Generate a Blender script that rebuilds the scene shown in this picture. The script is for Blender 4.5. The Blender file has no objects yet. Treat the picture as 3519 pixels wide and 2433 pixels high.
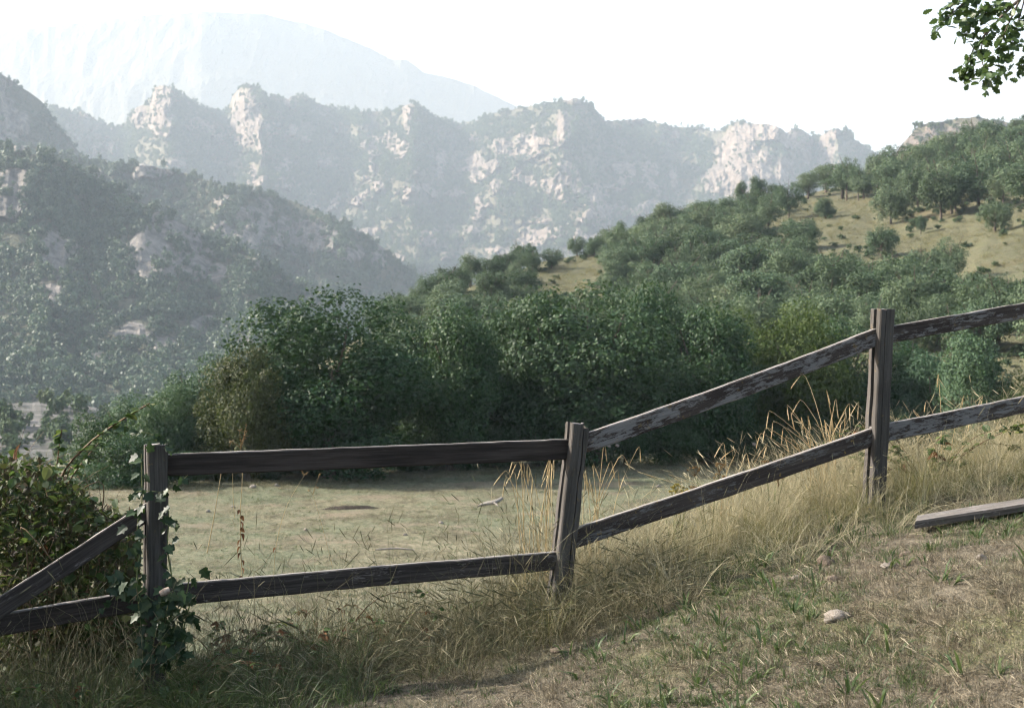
import bpy, math, random
import numpy as np
from mathutils import Vector, Matrix, Euler

R = math.radians
rng = np.random.default_rng(7)
random.seed(7)
SC = bpy.context.scene
COL = SC.collection

# ------------------------------------------------------------------ camera
F, CX, HY, CZ = 4604.0, 1759.5, 1250.0, 1.6      # focal length in photo pixels, centre column, horizon row, eye height
cam_d = bpy.data.cameras.new('camera'); cam = bpy.data.objects.new('camera', cam_d); COL.objects.link(cam)
cam.location = (0, 0, CZ); cam.rotation_euler = (R(90), 0, 0)
cam_d.sensor_width = 36; cam_d.lens = 36 * F / 3519; cam_d.shift_y = 33.5 / 3519
cam_d.clip_start = 0.1; cam_d.clip_end = 20000
cam_d.dof.use_dof = True; cam_d.dof.focus_distance = 6.6; cam_d.dof.aperture_fstop = 6.3
SC.camera = cam

# ------------------------------------------------------------------ sky, sun, exposure
SUN_EL, SUN_AZ = R(31), R(9)                     # sun from the left, a little in front of the camera
sun_dir = Vector((-math.cos(SUN_AZ) * math.cos(SUN_EL), math.sin(SUN_AZ) * math.cos(SUN_EL), math.sin(SUN_EL)))
w = bpy.data.worlds.new('World'); SC.world = w; w.use_nodes = True
nt = w.node_tree; bg = nt.nodes['Background']
sky = nt.nodes.new('ShaderNodeTexSky'); sky.sky_type = 'NISHITA'; sky.sun_disc = False
sky.sun_elevation = SUN_EL; sky.sun_rotation = math.atan2(sun_dir.x, sun_dir.y)
sky.air_density = 1.0; sky.dust_density = 6.0; sky.ozone_density = 1.0; sky.altitude = 700
nt.links.new(sky.outputs[0], bg.inputs[0]); bg.inputs[1].default_value = 0.10
sl = bpy.data.lights.new('sun', 'SUN'); sl.energy = 5.0; sl.angle = R(0.6); sl.color = (1.0, 0.99, 0.97)
so = bpy.data.objects.new('sun', sl); COL.objects.link(so)
so.rotation_euler = (-sun_dir).to_track_quat('-Z', 'Y').to_euler()
SC.view_settings.view_transform = 'Standard'; SC.view_settings.look = 'None'
SC.view_settings.gamma = 1.0; SC.view_settings.use_curve_mapping = False
SC.view_settings.exposure = 1.85
SC.render.engine = 'CYCLES'
cy = SC.cycles
cy.use_denoising = True; cy.filter_width = 1.2; cy.denoiser = 'OPENIMAGEDENOISE'; cy.use_adaptive_sampling = True; cy.adaptive_threshold = 0.03
cy.max_bounces = 4; cy.diffuse_bounces = 2; cy.transmission_bounces = 2; cy.glossy_bounces = 1; cy.volume_bounces = 0; cy.transparent_max_bounces = 4
cy.caustics_reflective = cy.caustics_refractive = False; cy.sample_clamp_indirect = 4
SC.render.use_motion_blur = False

HAZE_DENSITY = 0.00017
HAZE_COLOR = (0.69, 0.855, 1.0)

# ------------------------------------------------------------------ helpers
def P(x, y, d):
    return np.array(((x - CX) / F * d, d, CZ - (y - HY) / F * d))

def fast_mesh(name, V, Fc, smooth=False, mats=()):
    V = np.asarray(V, 'f4').reshape(-1, 3)
    me = bpy.data.meshes.new(name)
    groups = Fc if isinstance(Fc, (list, tuple)) else [Fc]
    groups = [np.asarray(g, 'i4') for g in groups if len(g)]
    idx = np.concatenate([g.ravel() for g in groups]); starts = []; o = 0
    for g in groups:
        m, k = g.shape; starts.append(np.arange(m) * k + o); o += m * k
    starts = np.concatenate(starts).astype('i4')
    me.vertices.add(len(V)); me.vertices.foreach_set('co', V.ravel())
    me.loops.add(len(idx)); me.loops.foreach_set('vertex_index', idx)
    me.polygons.add(len(starts)); me.polygons.foreach_set('loop_start', starts)
    me.update(calc_edges=True)
    me.polygons.foreach_set('use_smooth', np.full(len(starts), smooth))
    for m in mats: me.materials.append(m)
    return me

def obj(name, me, parent=None, loc=(0, 0, 0), rot=(0, 0, 0), scale=(1, 1, 1), **props):
    o = bpy.data.objects.new(name, me); COL.objects.link(o)
    o.location = loc; o.rotation_euler = rot
    o.scale = scale if hasattr(scale, '__len__') else (scale,) * 3
    if parent: o.parent = parent
    for k, v in props.items(): o[k] = v
    return o

def thing(name, label, cat, loc=(0, 0, 0), rot=(0, 0, 0), scale=1.0, group=None):
    o = obj(name, None, None, loc, rot, scale, label=label, category=cat)
    if group: o['group'] = group
    return o

class MB:
    """collects vertices and faces"""
    def __init__(s): s.V = []; s.T = []; s.Q = []; s.n = 0
    def add(s, V, tris=None, quads=None):
        V = np.asarray(V, float).reshape(-1, 3); s.V.append(V)
        if tris is not None and len(tris): s.T.append(np.asarray(tris) + s.n)
        if quads is not None and len(quads): s.Q.append(np.asarray(quads) + s.n)
        s.n += len(V)
    def mesh(s, name, mat=None, smooth=False):
        g = []
        if s.T: g.append(np.concatenate(s.T))
        if s.Q: g.append(np.concatenate(s.Q))
        return fast_mesh(name, np.concatenate(s.V), g, smooth, [mat] if mat else [])

def tube(mb, pts, radii, n=5):
    pts = np.asarray(pts, float); m = len(pts)
    radii = np.interp(np.linspace(0, 1, m), np.linspace(0, 1, len(radii)), radii)
    t = np.gradient(pts, axis=0); t /= np.linalg.norm(t, axis=1)[:, None] + 1e-9
    ref = np.where(np.abs(t[:, 2:3]) > 0.9, [[1., 0, 0]], [[0., 0, 1]])
    a = np.cross(t, ref); a /= np.linalg.norm(a, axis=1)[:, None] + 1e-9
    b = np.cross(t, a)
    ang = np.arange(n) * 2 * math.pi / n
    V = pts[:, None] + radii[:, None, None] * (np.cos(ang)[None, :, None] * a[:, None] + np.sin(ang)[None, :, None] * b[:, None])
    q = []
    for i in range(m - 1):
        for j in range(n):
            q.append((i * n + j, i * n + (j + 1) % n, (i + 1) * n + (j + 1) % n, (i + 1) * n + j))
    mb.add(V, None, q)

def curve(pts, m=12):
    pts = np.asarray(pts, float)
    k = len(pts); t = np.linspace(0, k - 1, m); out = []
    for x in t:
        i = min(int(x), k - 2); f = x - i
        p0, p1, p2, p3 = pts[max(i - 1, 0)], pts[i], pts[i + 1], pts[min(i + 2, k - 1)]
        out.append(0.5 * (2 * p1 + (p2 - p0) * f + (2 * p0 - 5 * p1 + 4 * p2 - p3) * f * f + (3 * p1 - p0 - 3 * p2 + p3) * f ** 3))
    return np.array(out)

def _h(i, j, k, seed):
    n = (i * 374761393 + j * 668265263 + k * 2147483647 + seed * 1274126177) & 0xffffffff
    n = ((n ^ (n >> 13)) * 1274126177) & 0xffffffff
    n = ((n ^ (n >> 16)) * 2246822519) & 0xffffffff
    return ((n ^ (n >> 15)) & 0xffff) / 65535.0
def vnoise(x, y, seed=0):
    x, y = np.broadcast_arrays(np.asarray(x, float), np.asarray(y, float))
    i = np.floor(x).astype(np.int64); j = np.floor(y).astype(np.int64); f = x - i; g = y - j
    f = f * f * f * (f * (f * 6 - 15) + 10); g = g * g * g * (g * (g * 6 - 15) + 10)
    a = _h(i, j, 0 * i, seed); b = _h(i + 1, j, 0 * i, seed); c = _h(i, j + 1, 0 * i, seed); d = _h(i + 1, j + 1, 0 * i, seed)
    return (a * (1 - f) + b * f) * (1 - g) + (c * (1 - f) + d * f) * g
def fbm(x, y, seed=0, o=4, ridged=False):
    s = 0; a = 1; t = 0
    x = np.asarray(x, float); y = np.asarray(y, float)
    for k in range(o):
        v = vnoise(x, y, seed + k * 17)
        if ridged: v = 1 - np.abs(2 * v - 1)
        s = s + a * v; t += a; a *= 0.5
        x, y = 2.03 * (0.8 * x - 0.6 * y) + 5.2, 2.03 * (0.6 * x + 0.8 * y) + 1.3
    return s / t
def sm(a, b, x):
    t = np.clip((x - a) / (b - a), 0, 1); return t * t * (3 - 2 * t)

# ------------------------------------------------------------------ materials
class NT:
    def __init__(s, name):
        s.m = bpy.data.materials.new(name); s.m.use_nodes = True; s.t = s.m.node_tree
        s.bsdf = s.t.nodes['Principled BSDF']; s.out = s.t.nodes['Material Output']
    def n(s, typ, ins=None, **kw):
        nd = s.t.nodes.new('ShaderNode' + typ)
        for k, v in kw.items(): setattr(nd, k, v)
        for k, v in (ins or {}).items():
            if isinstance(v, bpy.types.NodeSocket): s.t.links.new(v, nd.inputs[k])
            else: nd.inputs[k].default_value = v
        return nd
    def link(s, a, b): s.t.links.new(a, b)
    def mix(s, fac, a, b):
        nd = s.t.nodes.new('ShaderNodeMix'); nd.data_type = 'RGBA'
        for i, v in ((0, fac), (6, a), (7, b)):
            if isinstance(v, bpy.types.NodeSocket): s.t.links.new(v, nd.inputs[i])
            else: nd.inputs[i].default_value = v if i == 0 else (*v[:3], 1)
        return nd.outputs[2]
    def math(s, op, a, b=0.0, clamp=False):
        nd = s.t.nodes.new('ShaderNodeMath'); nd.operation = op; nd.use_clamp = clamp
        for i, v in ((0, a), (1, b)):
            if isinstance(v, bpy.types.NodeSocket): s.t.links.new(v, nd.inputs[i])
            else: nd.inputs[i].default_value = v
        return nd.outputs[0]
    def noise(s, vec, scale, detail=3, rough=0.55, mapping=None):
        if mapping is not None:
            mp = s.n('Mapping', {'Vector': vec}); mp.inputs['Scale'].default_value = mapping; vec = mp.outputs[0]
        return s.n('TexNoise', {'Vector': vec, 'Scale': scale, 'Detail': detail, 'Roughness': rough}).outputs[0]
    def ramp(s, fac, stops):
        nd = s.t.nodes.new('ShaderNodeValToRGB'); s.t.links.new(fac, nd.inputs[0]); e = nd.color_ramp.elements
        while len(e) < len(stops): e.new(0.5)
        for el, (p, c) in zip(e, stops):
            el.position = p; el.color = (*c, 1) if hasattr(c, '__len__') else (c, c, c, 1)
        return nd.outputs[0]
    def bump(s, h, strength=0.5, dist=0.02):
        b = s.n('Bump', {'Height': h, 'Strength': strength, 'Distance': dist}); s.link(b.outputs[0], s.bsdf.inputs['Normal'])
    def pos(s): return s.n('NewGeometry').outputs['Position']
    def objco(s): return s.n('TexCoord').outputs['Object']
    def base(s, col, rough=0.9, spec=0.2):
        if isinstance(col, bpy.types.NodeSocket): s.link(col, s.bsdf.inputs['Base Color'])
        else: s.bsdf.inputs['Base Color'].default_value = (*col, 1)
        s.bsdf.inputs['Roughness'].default_value = rough; s.bsdf.inputs['Specular IOR Level'].default_value = spec
        return s.m

def leaf_mat(name, stops, transl=0.3, rough=0.55, spec=0.25, island=True, objw=0.5, tint=(.12, .19, .035)):
    m = NT(name)
    rnd = m.n('ObjectInfo').outputs['Random']
    if island:
        isl = m.n('NewGeometry').outputs['Random Per Island']
        f = m.math('ADD', m.math('MULTIPLY', rnd, objw), m.math('MULTIPLY', isl, 1 - objw))
    else: f = rnd
    c = m.ramp(f, stops); m.base(c, rough, spec)
    if transl > 0:
        tr = m.n('BsdfTranslucent', {'Color': m.mix(0.3, c, tint) if tint else c})
        mx = m.n('MixShader', {0: transl}); m.link(m.bsdf.outputs[0], mx.inputs[1]); m.link(tr.outputs[0], mx.inputs[2])
        m.link(mx.outputs[0], m.out.inputs[0])
    return m.m

M = {}
M['hedge'] = leaf_mat('hedge_leaves', [(0, (.011, .034, .013)), (.5, (.021, .054, .020)), (1, (.044, .084, .030))], .2, .55, .2, objw=.4)
M['hedge_mid'] = leaf_mat('mid_leaves', [(0, (.015, .038, .016)), (.5, (.027, .060, .025)), (1, (.052, .090, .036))], .22, .55, .2, objw=.4)
M['hedge_pale'] = leaf_mat('pale_leaves', [(0, (.034, .070, .038)), (.5, (.050, .094, .050)), (1, (.075, .118, .058))], .22, .6, .15)
M['hedge_yellow'] = leaf_mat('yellowish_leaves', [(0, (.026, .050, .012)), (.5, (.042, .072, .017)), (1, (.068, .092, .026))], .25, .6, .15)
M['olive'] = leaf_mat('olive_leaves', [(0, (.028, .038, .013)), (.5, (.044, .055, .019)), (1, (.068, .075, .030))], .2, .6, .15)
M['oak'] = leaf_mat('oak_leaves', [(0, (.046, .080, .044)), (.5, (.066, .106, .058)), (1, (.092, .128, .070))], .2, .6, .15, objw=.7)
M['oak_pale'] = leaf_mat('pale_oak_leaves', [(0, (.066, .102, .056)), (.5, (.090, .130, .070)), (1, (.120, .150, .084))], .22, .6, .15, objw=.6)
M['oak_dark'] = leaf_mat('dark_oak_leaves', [(0, (.026, .050, .024)), (.5, (.040, .068, .034)), (1, (.060, .086, .044))], .18, .6, .15, objw=.6)
M['far'] = leaf_mat('far_leaves', [(0, (.030, .056, .028)), (.5, (.050, .082, .040)), (1, (.085, .115, .056))], .15, .7, .1, objw=.75)
M['bramble'] = leaf_mat('bramble_leaves', [(0, (.024, .052, .015)), (.45, (.046, .084, .022)), (.85, (.080, .115, .030)), (1, (.13, .138, .038))], .4, .5, .25, island=False)
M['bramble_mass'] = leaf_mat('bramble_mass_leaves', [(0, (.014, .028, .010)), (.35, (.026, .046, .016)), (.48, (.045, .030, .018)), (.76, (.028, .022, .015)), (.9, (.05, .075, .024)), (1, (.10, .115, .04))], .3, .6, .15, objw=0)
M['ivy'] = leaf_mat('ivy_leaves', [(0, (.009, .024, .010)), (.6, (.016, .038, .015)), (1, (.040, .068, .025))], .2, .5, .25, island=False)
M['branch_leaf'] = leaf_mat('branch_leaves', [(0, (.035, .065, .022)), (.6, (.055, .095, .03)), (1, (.09, .13, .045))], .3, .45, .35, island=False)
M['straw'] = leaf_mat('straw_blades', [(0, (.16, .14, .08)), (.35, (.285, .258, .152)), (.7, (.405, .372, .235)), (1, (.53, .50, .355))], .35, .6, .25, objw=.35, tint=None)
M['straw_green'] = leaf_mat('green_straw_blades', [(0, (.0640, .0800, .0280)), (.4, (.1280, .1360, .0480)), (.75, (.2240, .2000, .0800)), (1, (.3200, .2640, .1200))], .3, .6, .25, objw=.35, tint=None)
M['rank'] = leaf_mat('rank_blades', [(0, (.040, .044, .022)), (.3, (.070, .080, .036)), (.55, (.125, .112, .062)), (.8, (.225, .205, .125)), (1, (.34, .32, .22))], .25, .65, .2, objw=.35, tint=None)
M['litter'] = leaf_mat('litter_blades', [(0, (.042, .034, .024)), (.3, (.10, .085, .056)), (.65, (.205, .178, .122)), (1, (.37, .335, .245))], .15, .7, .15, objw=.3, tint=None)
M['green'] = leaf_mat('green_blades', [(0, (.0280, .0520, .0200)), (.5, (.0520, .0840, .0304)), (1, (.0960, .1200, .0440))], .3, .5, .25, objw=.4)
M['stalk'] = leaf_mat('dry_stalks', [(0, (.3060, .2295, .1105)), (1, (.4420, .3655, .2040))], .2, .6, .2, island=False, tint=None)
M['brown_leaf'] = leaf_mat('withered_leaves', [(0, (.07, .035, .02)), (1, (.16, .085, .04))], .25, .7, .1, island=False, tint=None)
M['umbel'] = leaf_mat('umbel_flowers', [(0, (.22, .19, .05)), (1, (.36, .31, .10))], .3, .7, .1, tint=None)
M['dry_umbel'] = leaf_mat('withered_umbels', [(0, (.12, .075, .035)), (1, (.26, .19, .09))], .2, .7, .1, tint=None)

m = NT('bark'); p = m.objco()
f = m.noise(p, 3.0, 4, mapping=(4, 4, .6)); M['bark'] = m.base(m.ramp(f, [(.3, (.045, .035, .028)), (.7, (.13, .11, .09))]), .95, .1); m.bump(f, .6, .05)
m = NT('cane_bark'); p = m.pos(); f = m.noise(p, 60, 2)
M['cane'] = m.base(m.ramp(f, [(.35, (.055, .035, .022)), (.7, (.17, .12, .06))]), .7, .2)
m = NT('green_stem'); p = m.pos(); f = m.noise(p, 40, 2)
M['stem'] = m.base(m.ramp(f, [(.35, (.07, .09, .03)), (.7, (.16, .18, .07))]), .6, .25)

def wood(name, dark, light, paint=None, paint_amt=0.5, axis='x', lichen=0.0, top_light=.7):
    m = NT(name); rnd = m.n('ObjectInfo').outputs['Random']
    comb = m.n('CombineXYZ', {0: m.math('MULTIPLY', rnd, 37.0), 1: m.math('MULTIPLY', rnd, 13.0), 2: m.math('MULTIPLY', rnd, 71.0)}).outputs[0]
    p = m.n('VectorMath', {0: m.objco(), 1: comb}, operation='ADD').outputs[0]
    s1 = (1.6, 46, 46) if axis == 'x' else (46, 46, 1.6)
    s2 = (5, 150, 150) if axis == 'x' else (150, 150, 5)
    s3 = (1.6, 8, 8) if axis == 'x' else (8, 8, 1.6)
    g1 = m.noise(p, 1.6, 5, .62, s1); g2 = m.noise(p, 1.6, 4, .6, s2); g3 = m.noise(p, 1.5, 2, .5, s3)
    g = m.math('ADD', m.math('MULTIPLY', g1, .45), m.math('ADD', m.math('MULTIPLY', g2, .3), m.math('MULTIPLY', g3, .25)))
    c = m.ramp(g, [(.34, [x * .6 for x in dark]), (.45, dark), (.58, light), (.72, [x * 1.25 for x in light])])
    # knots
    kv = m.n('TexVoronoi', {'Vector': m.n('Mapping', {'Vector': p, 'Scale': (1.1, 5, 5) if axis == 'x' else (5, 5, 1.1)}).outputs[0], 'Scale': 1.6}).outputs['Distance']
    c = m.mix(m.ramp(kv, [(.05, .75), (.13, 0)]), c, [x * .35 for x in dark])
    h = g
    if paint:
        q1 = m.noise(p, 1.3, 7, .72, (4.2, 22, 22)); q2 = m.noise(p, 1.3, 6, .72, (14, 80, 80)); q3 = m.noise(p, 1.0, 3, .6, (3.2, 7, 7))
        q = m.math('ADD', m.math('MULTIPLY', q1, .40), m.math('ADD', m.math('MULTIPLY', q2, .34), m.math('MULTIPLY', q3, .26)))
        k = m.ramp(q, [(.52 - paint_amt * .1, 0), (.545 - paint_amt * .1, 1)])
        pc = m.ramp(g2, [(.3, [x * .62 for x in paint]), (.6, paint)])
        c = m.mix(k, c, pc); h = m.math('ADD', g, m.math('MULTIPLY', k, .25))
    # upper faces paler grey: sunlit brightness painted into the wood colour
    nz = m.n('SeparateXYZ', {0: m.n('NewGeometry').outputs['True Normal']}).outputs[2]
    c = m.mix(m.math('MULTIPLY', m.ramp(nz, [(.6, 0), (.9, 1)]), top_light), c, m.ramp(g1, [(.3, (.19, .175, .15)), (.65, (.38, .36, .33))]))
    if lichen:
        l = m.noise(p, 26, 3, .6); c = m.mix(m.math('MULTIPLY', m.ramp(l, [(.63, 0), (.69, 1)]), lichen), c, (.30, .20, .045))
    m.base(c, .85, .2); m.bump(h, .9, .006)
    return m.m
M['post'] = wood('post_wood', (.042, .039, .034), (.074, .069, .062), axis='z', lichen=.15)
M['rail_dark'] = wood('dark_rail_wood', (.0216, .0174, .0150), (.0450, .0372, .0318), axis='x')
M['rail_streak'] = wood('streaked_rail_wood', (.0252, .0217, .0196), (.0595, .0518, .0462), paint=(.1400, .1260, .1225), paint_amt=-.25, axis='x')
M['rail_paint'] = wood('peeling_rail_wood', (.0312, .0250, .0218), (.0663, .0546, .0468), paint=(.17, .165, .16), paint_amt=.30, axis='x', lichen=.2)
M['rail_half'] = wood('worn_rail_wood', (.0300, .0240, .0210), (.0638, .0525, .0450), paint=(.13, .127, .122), paint_amt=-.1, axis='x', lichen=.5)
M['board'] = wood('fallen_board_wood', (.05, .044, .038), (.105, .095, .085), paint=(.16, .15, .14), paint_amt=.0, axis='x', top_light=.25)

m = NT('bank_soil'); p = m.pos()
a = m.noise(p, 1.3, 4); b = m.noise(p, 14, 5, .65); c_ = m.noise(p, 90, 3, .6)
g = m.math('ADD', m.math('MULTIPLY', b, .55), m.math('MULTIPLY', c_, .45))
c = m.ramp(g, [(.33, (.036, .031, .023)), (.5, (.10, .087, .062)), (.68, (.20, .178, .132))])
c = m.mix(m.ramp(a, [(.45, 0), (.62, .6)]), c, m.ramp(c_, [(.35, (.045, .055, .022)), (.65, (.12, .125, .05))]))
M['bank'] = m.base(c, .95, .1); m.bump(g, .9, .03)

m = NT('meadow_ground'); p = m.pos()
a = m.noise(p, .16, 4, .6); b = m.noise(p, .9, 5, .65, (1, .5, 1)); c_ = m.noise(p, 7, 4, .7)
g = m.math('ADD', m.math('MULTIPLY', b, .45), m.math('MULTIPLY', c_, .55))
c = m.ramp(g, [(.38, (.045, .043, .027)), (.5, (.122, .115, .072)), (.60, (.215, .198, .135))])
k = m.math('ADD', m.math('MULTIPLY', a, .5), m.math('MULTIPLY', b, .5))
c = m.mix(m.ramp(k, [(.46, 0), (.58, .65)]), c, m.ramp(c_, [(.38, (.040, .062, .036)), (.62, (.115, .135, .078))]))
c = m.mix(m.ramp(m.noise(p, .33, 3), [(.56, 0), (.66, .5)]), c, (.185, .15, .11))
M['meadow'] = m.base(c, .95, .1); m.bump(g, 1.0, .12)

m = NT('hill_grass'); p = m.pos()
a = m.noise(p, .05, 4, .6); b = m.noise(p, .5, 5, .65, (1, 1, 2.2)); c_ = m.noise(p, 2.5, 3, .7)
g = m.math('ADD', m.math('MULTIPLY', b, .5), m.math('MULTIPLY', c_, .5))
c = m.ramp(g, [(.32, (.052, .054, .031)), (.5, (.095, .093, .054)), (.66, (.142, .134, .084))])
c = m.mix(m.ramp(b, [(.50, 0), (.60, .8)]), c, (.085, .090, .048))
c = m.mix(m.ramp(a, [(.55, 0), (.7, .4)]), c, (.12, .085, .048))
M['hill'] = m.base(c, .95, .1); m.bump(g, 1.0, .5)

def ridge_mat(name, rock_lo, rock_hi, veg_lo, veg_hi, sc):
    m = NT(name); p = m.pos()
    at = m.n('Attribute', attribute_name='rock').outputs['Fac']
    n1 = m.noise(p, .012 * sc, 5, .65); n2 = m.noise(p, .07 * sc, 7, .72, (1, 1, .5)); n3 = m.noise(p, .3 * sc, 3, .6)
    rc = m.ramp(m.math('ADD', m.math('MULTIPLY', n1, .3), m.math('MULTIPLY', n2, .7)), [(.34, [x * .35 for x in rock_lo]), (.45, rock_lo), (.60, rock_hi)])
    vc = m.ramp(m.math('ADD', m.math('MULTIPLY', n2, .4), m.math('MULTIPLY', n3, .6)), [(.35, veg_lo), (.65, veg_hi)])
    k = m.ramp(m.math('ADD', at, m.math('MULTIPLY', m.math('SUBTRACT', n2, .5), .9)), [(.42, 0), (.58, 1)])
    m.base(m.mix(k, vc, rc), .95, .1); m.bump(m.math('ADD', n2, m.math('MULTIPLY', n3, .4)), 1.0, 5.0 / sc)
    return m.m
M['ridge'] = ridge_mat('rocky_ridge', (.105, .092, .078), (.205, .176, .150), (.050, .056, .036), (.125, .113, .080), 1.0)
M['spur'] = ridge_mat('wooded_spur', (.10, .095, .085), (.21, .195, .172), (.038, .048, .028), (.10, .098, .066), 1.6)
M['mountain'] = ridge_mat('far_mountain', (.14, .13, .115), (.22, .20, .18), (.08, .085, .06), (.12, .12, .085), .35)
m = NT('gravel_bar'); p = m.pos(); a = m.noise(p, .12, 5, .7, (1, 3, 3)); M['gravel'] = m.base(m.ramp(a, [(.36, (.04, .045, .035)), (.52, (.09, .09, .083)), (.7, (.17, .168, .16))]), .95, .1)
m = NT('stone'); p = m.objco(); a = m.noise(p, 9, 5, .65); M['stone'] = m.base(m.ramp(a, [(.3, (.11, .095, .075)), (.5, (.20, .18, .15)), (.7, (.29, .265, .23))]), .9, .2); m.bump(a, .6, .02)
m = NT('tan_stone'); p = m.objco(); a = m.noise(p, 9, 5, .65); M['stone2'] = m.base(m.ramp(a, [(.3, (.08, .062, .045)), (.55, (.14, .113, .085)), (.75, (.20, .165, .13))]), .9, .2); m.bump(a, .6, .02)
m = NT('dry_leaf_skin'); p = m.objco(); a = m.noise(p, 60, 4, .6); M['curl'] = m.base(m.ramp(a, [(.35, (.20, .15, .11)), (.65, (.34, .29, .24))]), .8, .2)
m = NT('dark_ground'); p = m.pos(); a = m.noise(p, 9, 4, .7); M['patch_ground'] = m.base(m.ramp(a, [(.35, (.020, .017, .014)), (.65, (.055, .045, .035))]), .95, .1); m.bump(a, 1, .08)
m = NT('driftwood'); p = m.objco(); a = m.noise(p, 6, 4, .6, (1, 8, 8)); M['log'] = m.base(m.ramp(a, [(.35, (.13, .12, .105)), (.65, (.29, .27, .24))]), .9, .2)

# ------------------------------------------------------------------ scatter: geometry nodes put plants on points (only for what nobody could count)
def scatter(name, pts, scl, rot, pick, protos, kind_label=None, cat=None):
    me = bpy.data.meshes.new(name); n = len(pts)
    me.vertices.add(n); me.vertices.foreach_set('co', np.asarray(pts, 'f4').ravel())
    for an, typ, data, key in (('scl', 'FLOAT_VECTOR', scl, 'vector'), ('rot', 'FLOAT_VECTOR', rot, 'vector'), ('pick', 'INT', pick, 'value')):
        a = me.attributes.new(an, typ, 'POINT'); a.data.foreach_set(key, np.ascontiguousarray(data, 'i4' if typ == 'INT' else 'f4').ravel())
    o = obj(name, me, kind='stuff')
    if kind_label: o['label'] = kind_label
    if cat: o['category'] = cat
    c = bpy.data.collections.new(name + '_kinds')
    for i, pm in enumerate(protos): c.objects.link(bpy.data.objects.new('%s_kind_%02d' % (name, i), pm))
    g = bpy.data.node_groups.new(name + '_nodes', 'GeometryNodeTree')
    g.interface.new_socket('Geometry', in_out='INPUT', socket_type='NodeSocketGeometry')
    g.interface.new_socket('Geometry', in_out='OUTPUT', socket_type='NodeSocketGeometry')
    N = g.nodes.new; gi = N('NodeGroupInput'); go = N('NodeGroupOutput')
    ci = N('GeometryNodeCollectionInfo'); ci.inputs['Collection'].default_value = c
    ci.inputs['Separate Children'].default_value = True; ci.inputs['Reset Children'].default_value = True
    ip = N('GeometryNodeInstanceOnPoints'); ip.inputs['Pick Instance'].default_value = True
    def attr(nm, typ):
        a = N('GeometryNodeInputNamedAttribute'); a.data_type = typ; a.inputs['Name'].default_value = nm; return a.outputs['Attribute']
    e = N('FunctionNodeEulerToRotation')
    L = g.links.new
    L(gi.outputs[0], ip.inputs['Points']); L(ci.outputs[0], ip.inputs['Instance'])
    L(attr('pick', 'INT'), ip.inputs['Instance Index']); L(attr('scl', 'FLOAT_VECTOR'), ip.inputs['Scale'])
    L(attr('rot', 'FLOAT_VECTOR'), e.inputs[0]); L(e.outputs[0], ip.inputs['Rotation'])
    L(ip.outputs[0], go.inputs[0])
    md = o.modifiers.new('scatter', 'NODES'); md.node_group = g
    return o

# ------------------------------------------------------------------ terrain: bank, meadow, valley
def fence_y(x): return 6.655 + .36 * x
def bank_z(x, y, rough=True):
    x = np.asarray(x, float); y = np.asarray(y, float)
    xc = np.clip(x, -5, 5); xc = np.where(xc < -1.5, -1.5 + (xc + 1.5) * .25, xc)
    xr = np.maximum(xc - 1.9, 0)
    top = .19 * xc + .03 * xc * xc - .16 * xr - .03 * xr * xr + .043 * np.clip(y, -4, 20)
    s = y - fence_y(np.clip(x, -5, 5))
    c = .25 + .3 * sm(-.3, 1.4, x) - .15 * sm(1.8, 2.6, x)
    drop = np.maximum(s - c, 0); drop = np.where(drop < .6, drop * drop / 1.2, drop - .3) * .62
    z = top - drop
    if rough:
        z = z + .07 * (fbm(x * .9, y * .9, 3, 3) - .5) + .035 * (fbm(x * 5, y * 5, 9, 3) - .5) + .016 * (fbm(x * 19, y * 19, 11, 2) - .5)
    return z
MZ = -3.3
def meadow_z(x, y):
    x = np.asarray(x, float); y = np.asarray(y, float)
    z = MZ + .35 * (fbm(x * .06, y * .06, 21, 3) - .5) + .10 * (fbm(x * .5, y * .5, 23, 3) - .5)
    z = z - 14 * sm(70, 200, y) * sm(30, -40, x) - 16 * sm(-16, -90, x) - 25 * sm(110, 600, np.hypot(x, y))
    return z

n1, n2 = 150, 190
xs = np.linspace(-6.5, 7, n1); ys = np.linspace(-3, 13.5, n2)
X, Y = np.meshgrid(xs, ys); Z = bank_z(X, Y)
grid = lambda a, b: np.array([(i * b + j, i * b + j + 1, (i + 1) * b + j + 1, (i + 1) * b + j) for i in range(a - 1) for j in range(b - 1)])
edge = (np.abs(X - .25) / 6.75) ** 8; Z = Z - 3 * edge * (Y > 9)
obj('grassy_bank', fast_mesh('grassy_bank', np.stack([X, Y, Z], -1), grid(n2, n1), True, [M['bank']]), kind='structure')

t = np.linspace(-1, 1, 260); gx = 5100 * np.sign(t) * (np.sinh(np.abs(t) * 7.2) / math.sinh(7.2))
t2 = np.linspace(-.7, 1, 330); gy = 30 + 5800 * np.sign(t2) * (np.sinh(np.abs(t2) * 7.2) / math.sinh(7.2))
X, Y = np.meshgrid(gx, gy); Z = meadow_z(X, Y) - .4 * sm(14, 9, Y) * (np.abs(X) < 12)
under = (Y < 12.5)                                       # behind and under the bank the sheet stays below it
Z = np.where(under, np.minimum(Z, MZ - .3), Z)
obj('ground', fast_mesh('ground', np.stack([X, Y, Z], -1), grid(330, 260), True, [M['meadow']]), kind='structure')

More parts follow.
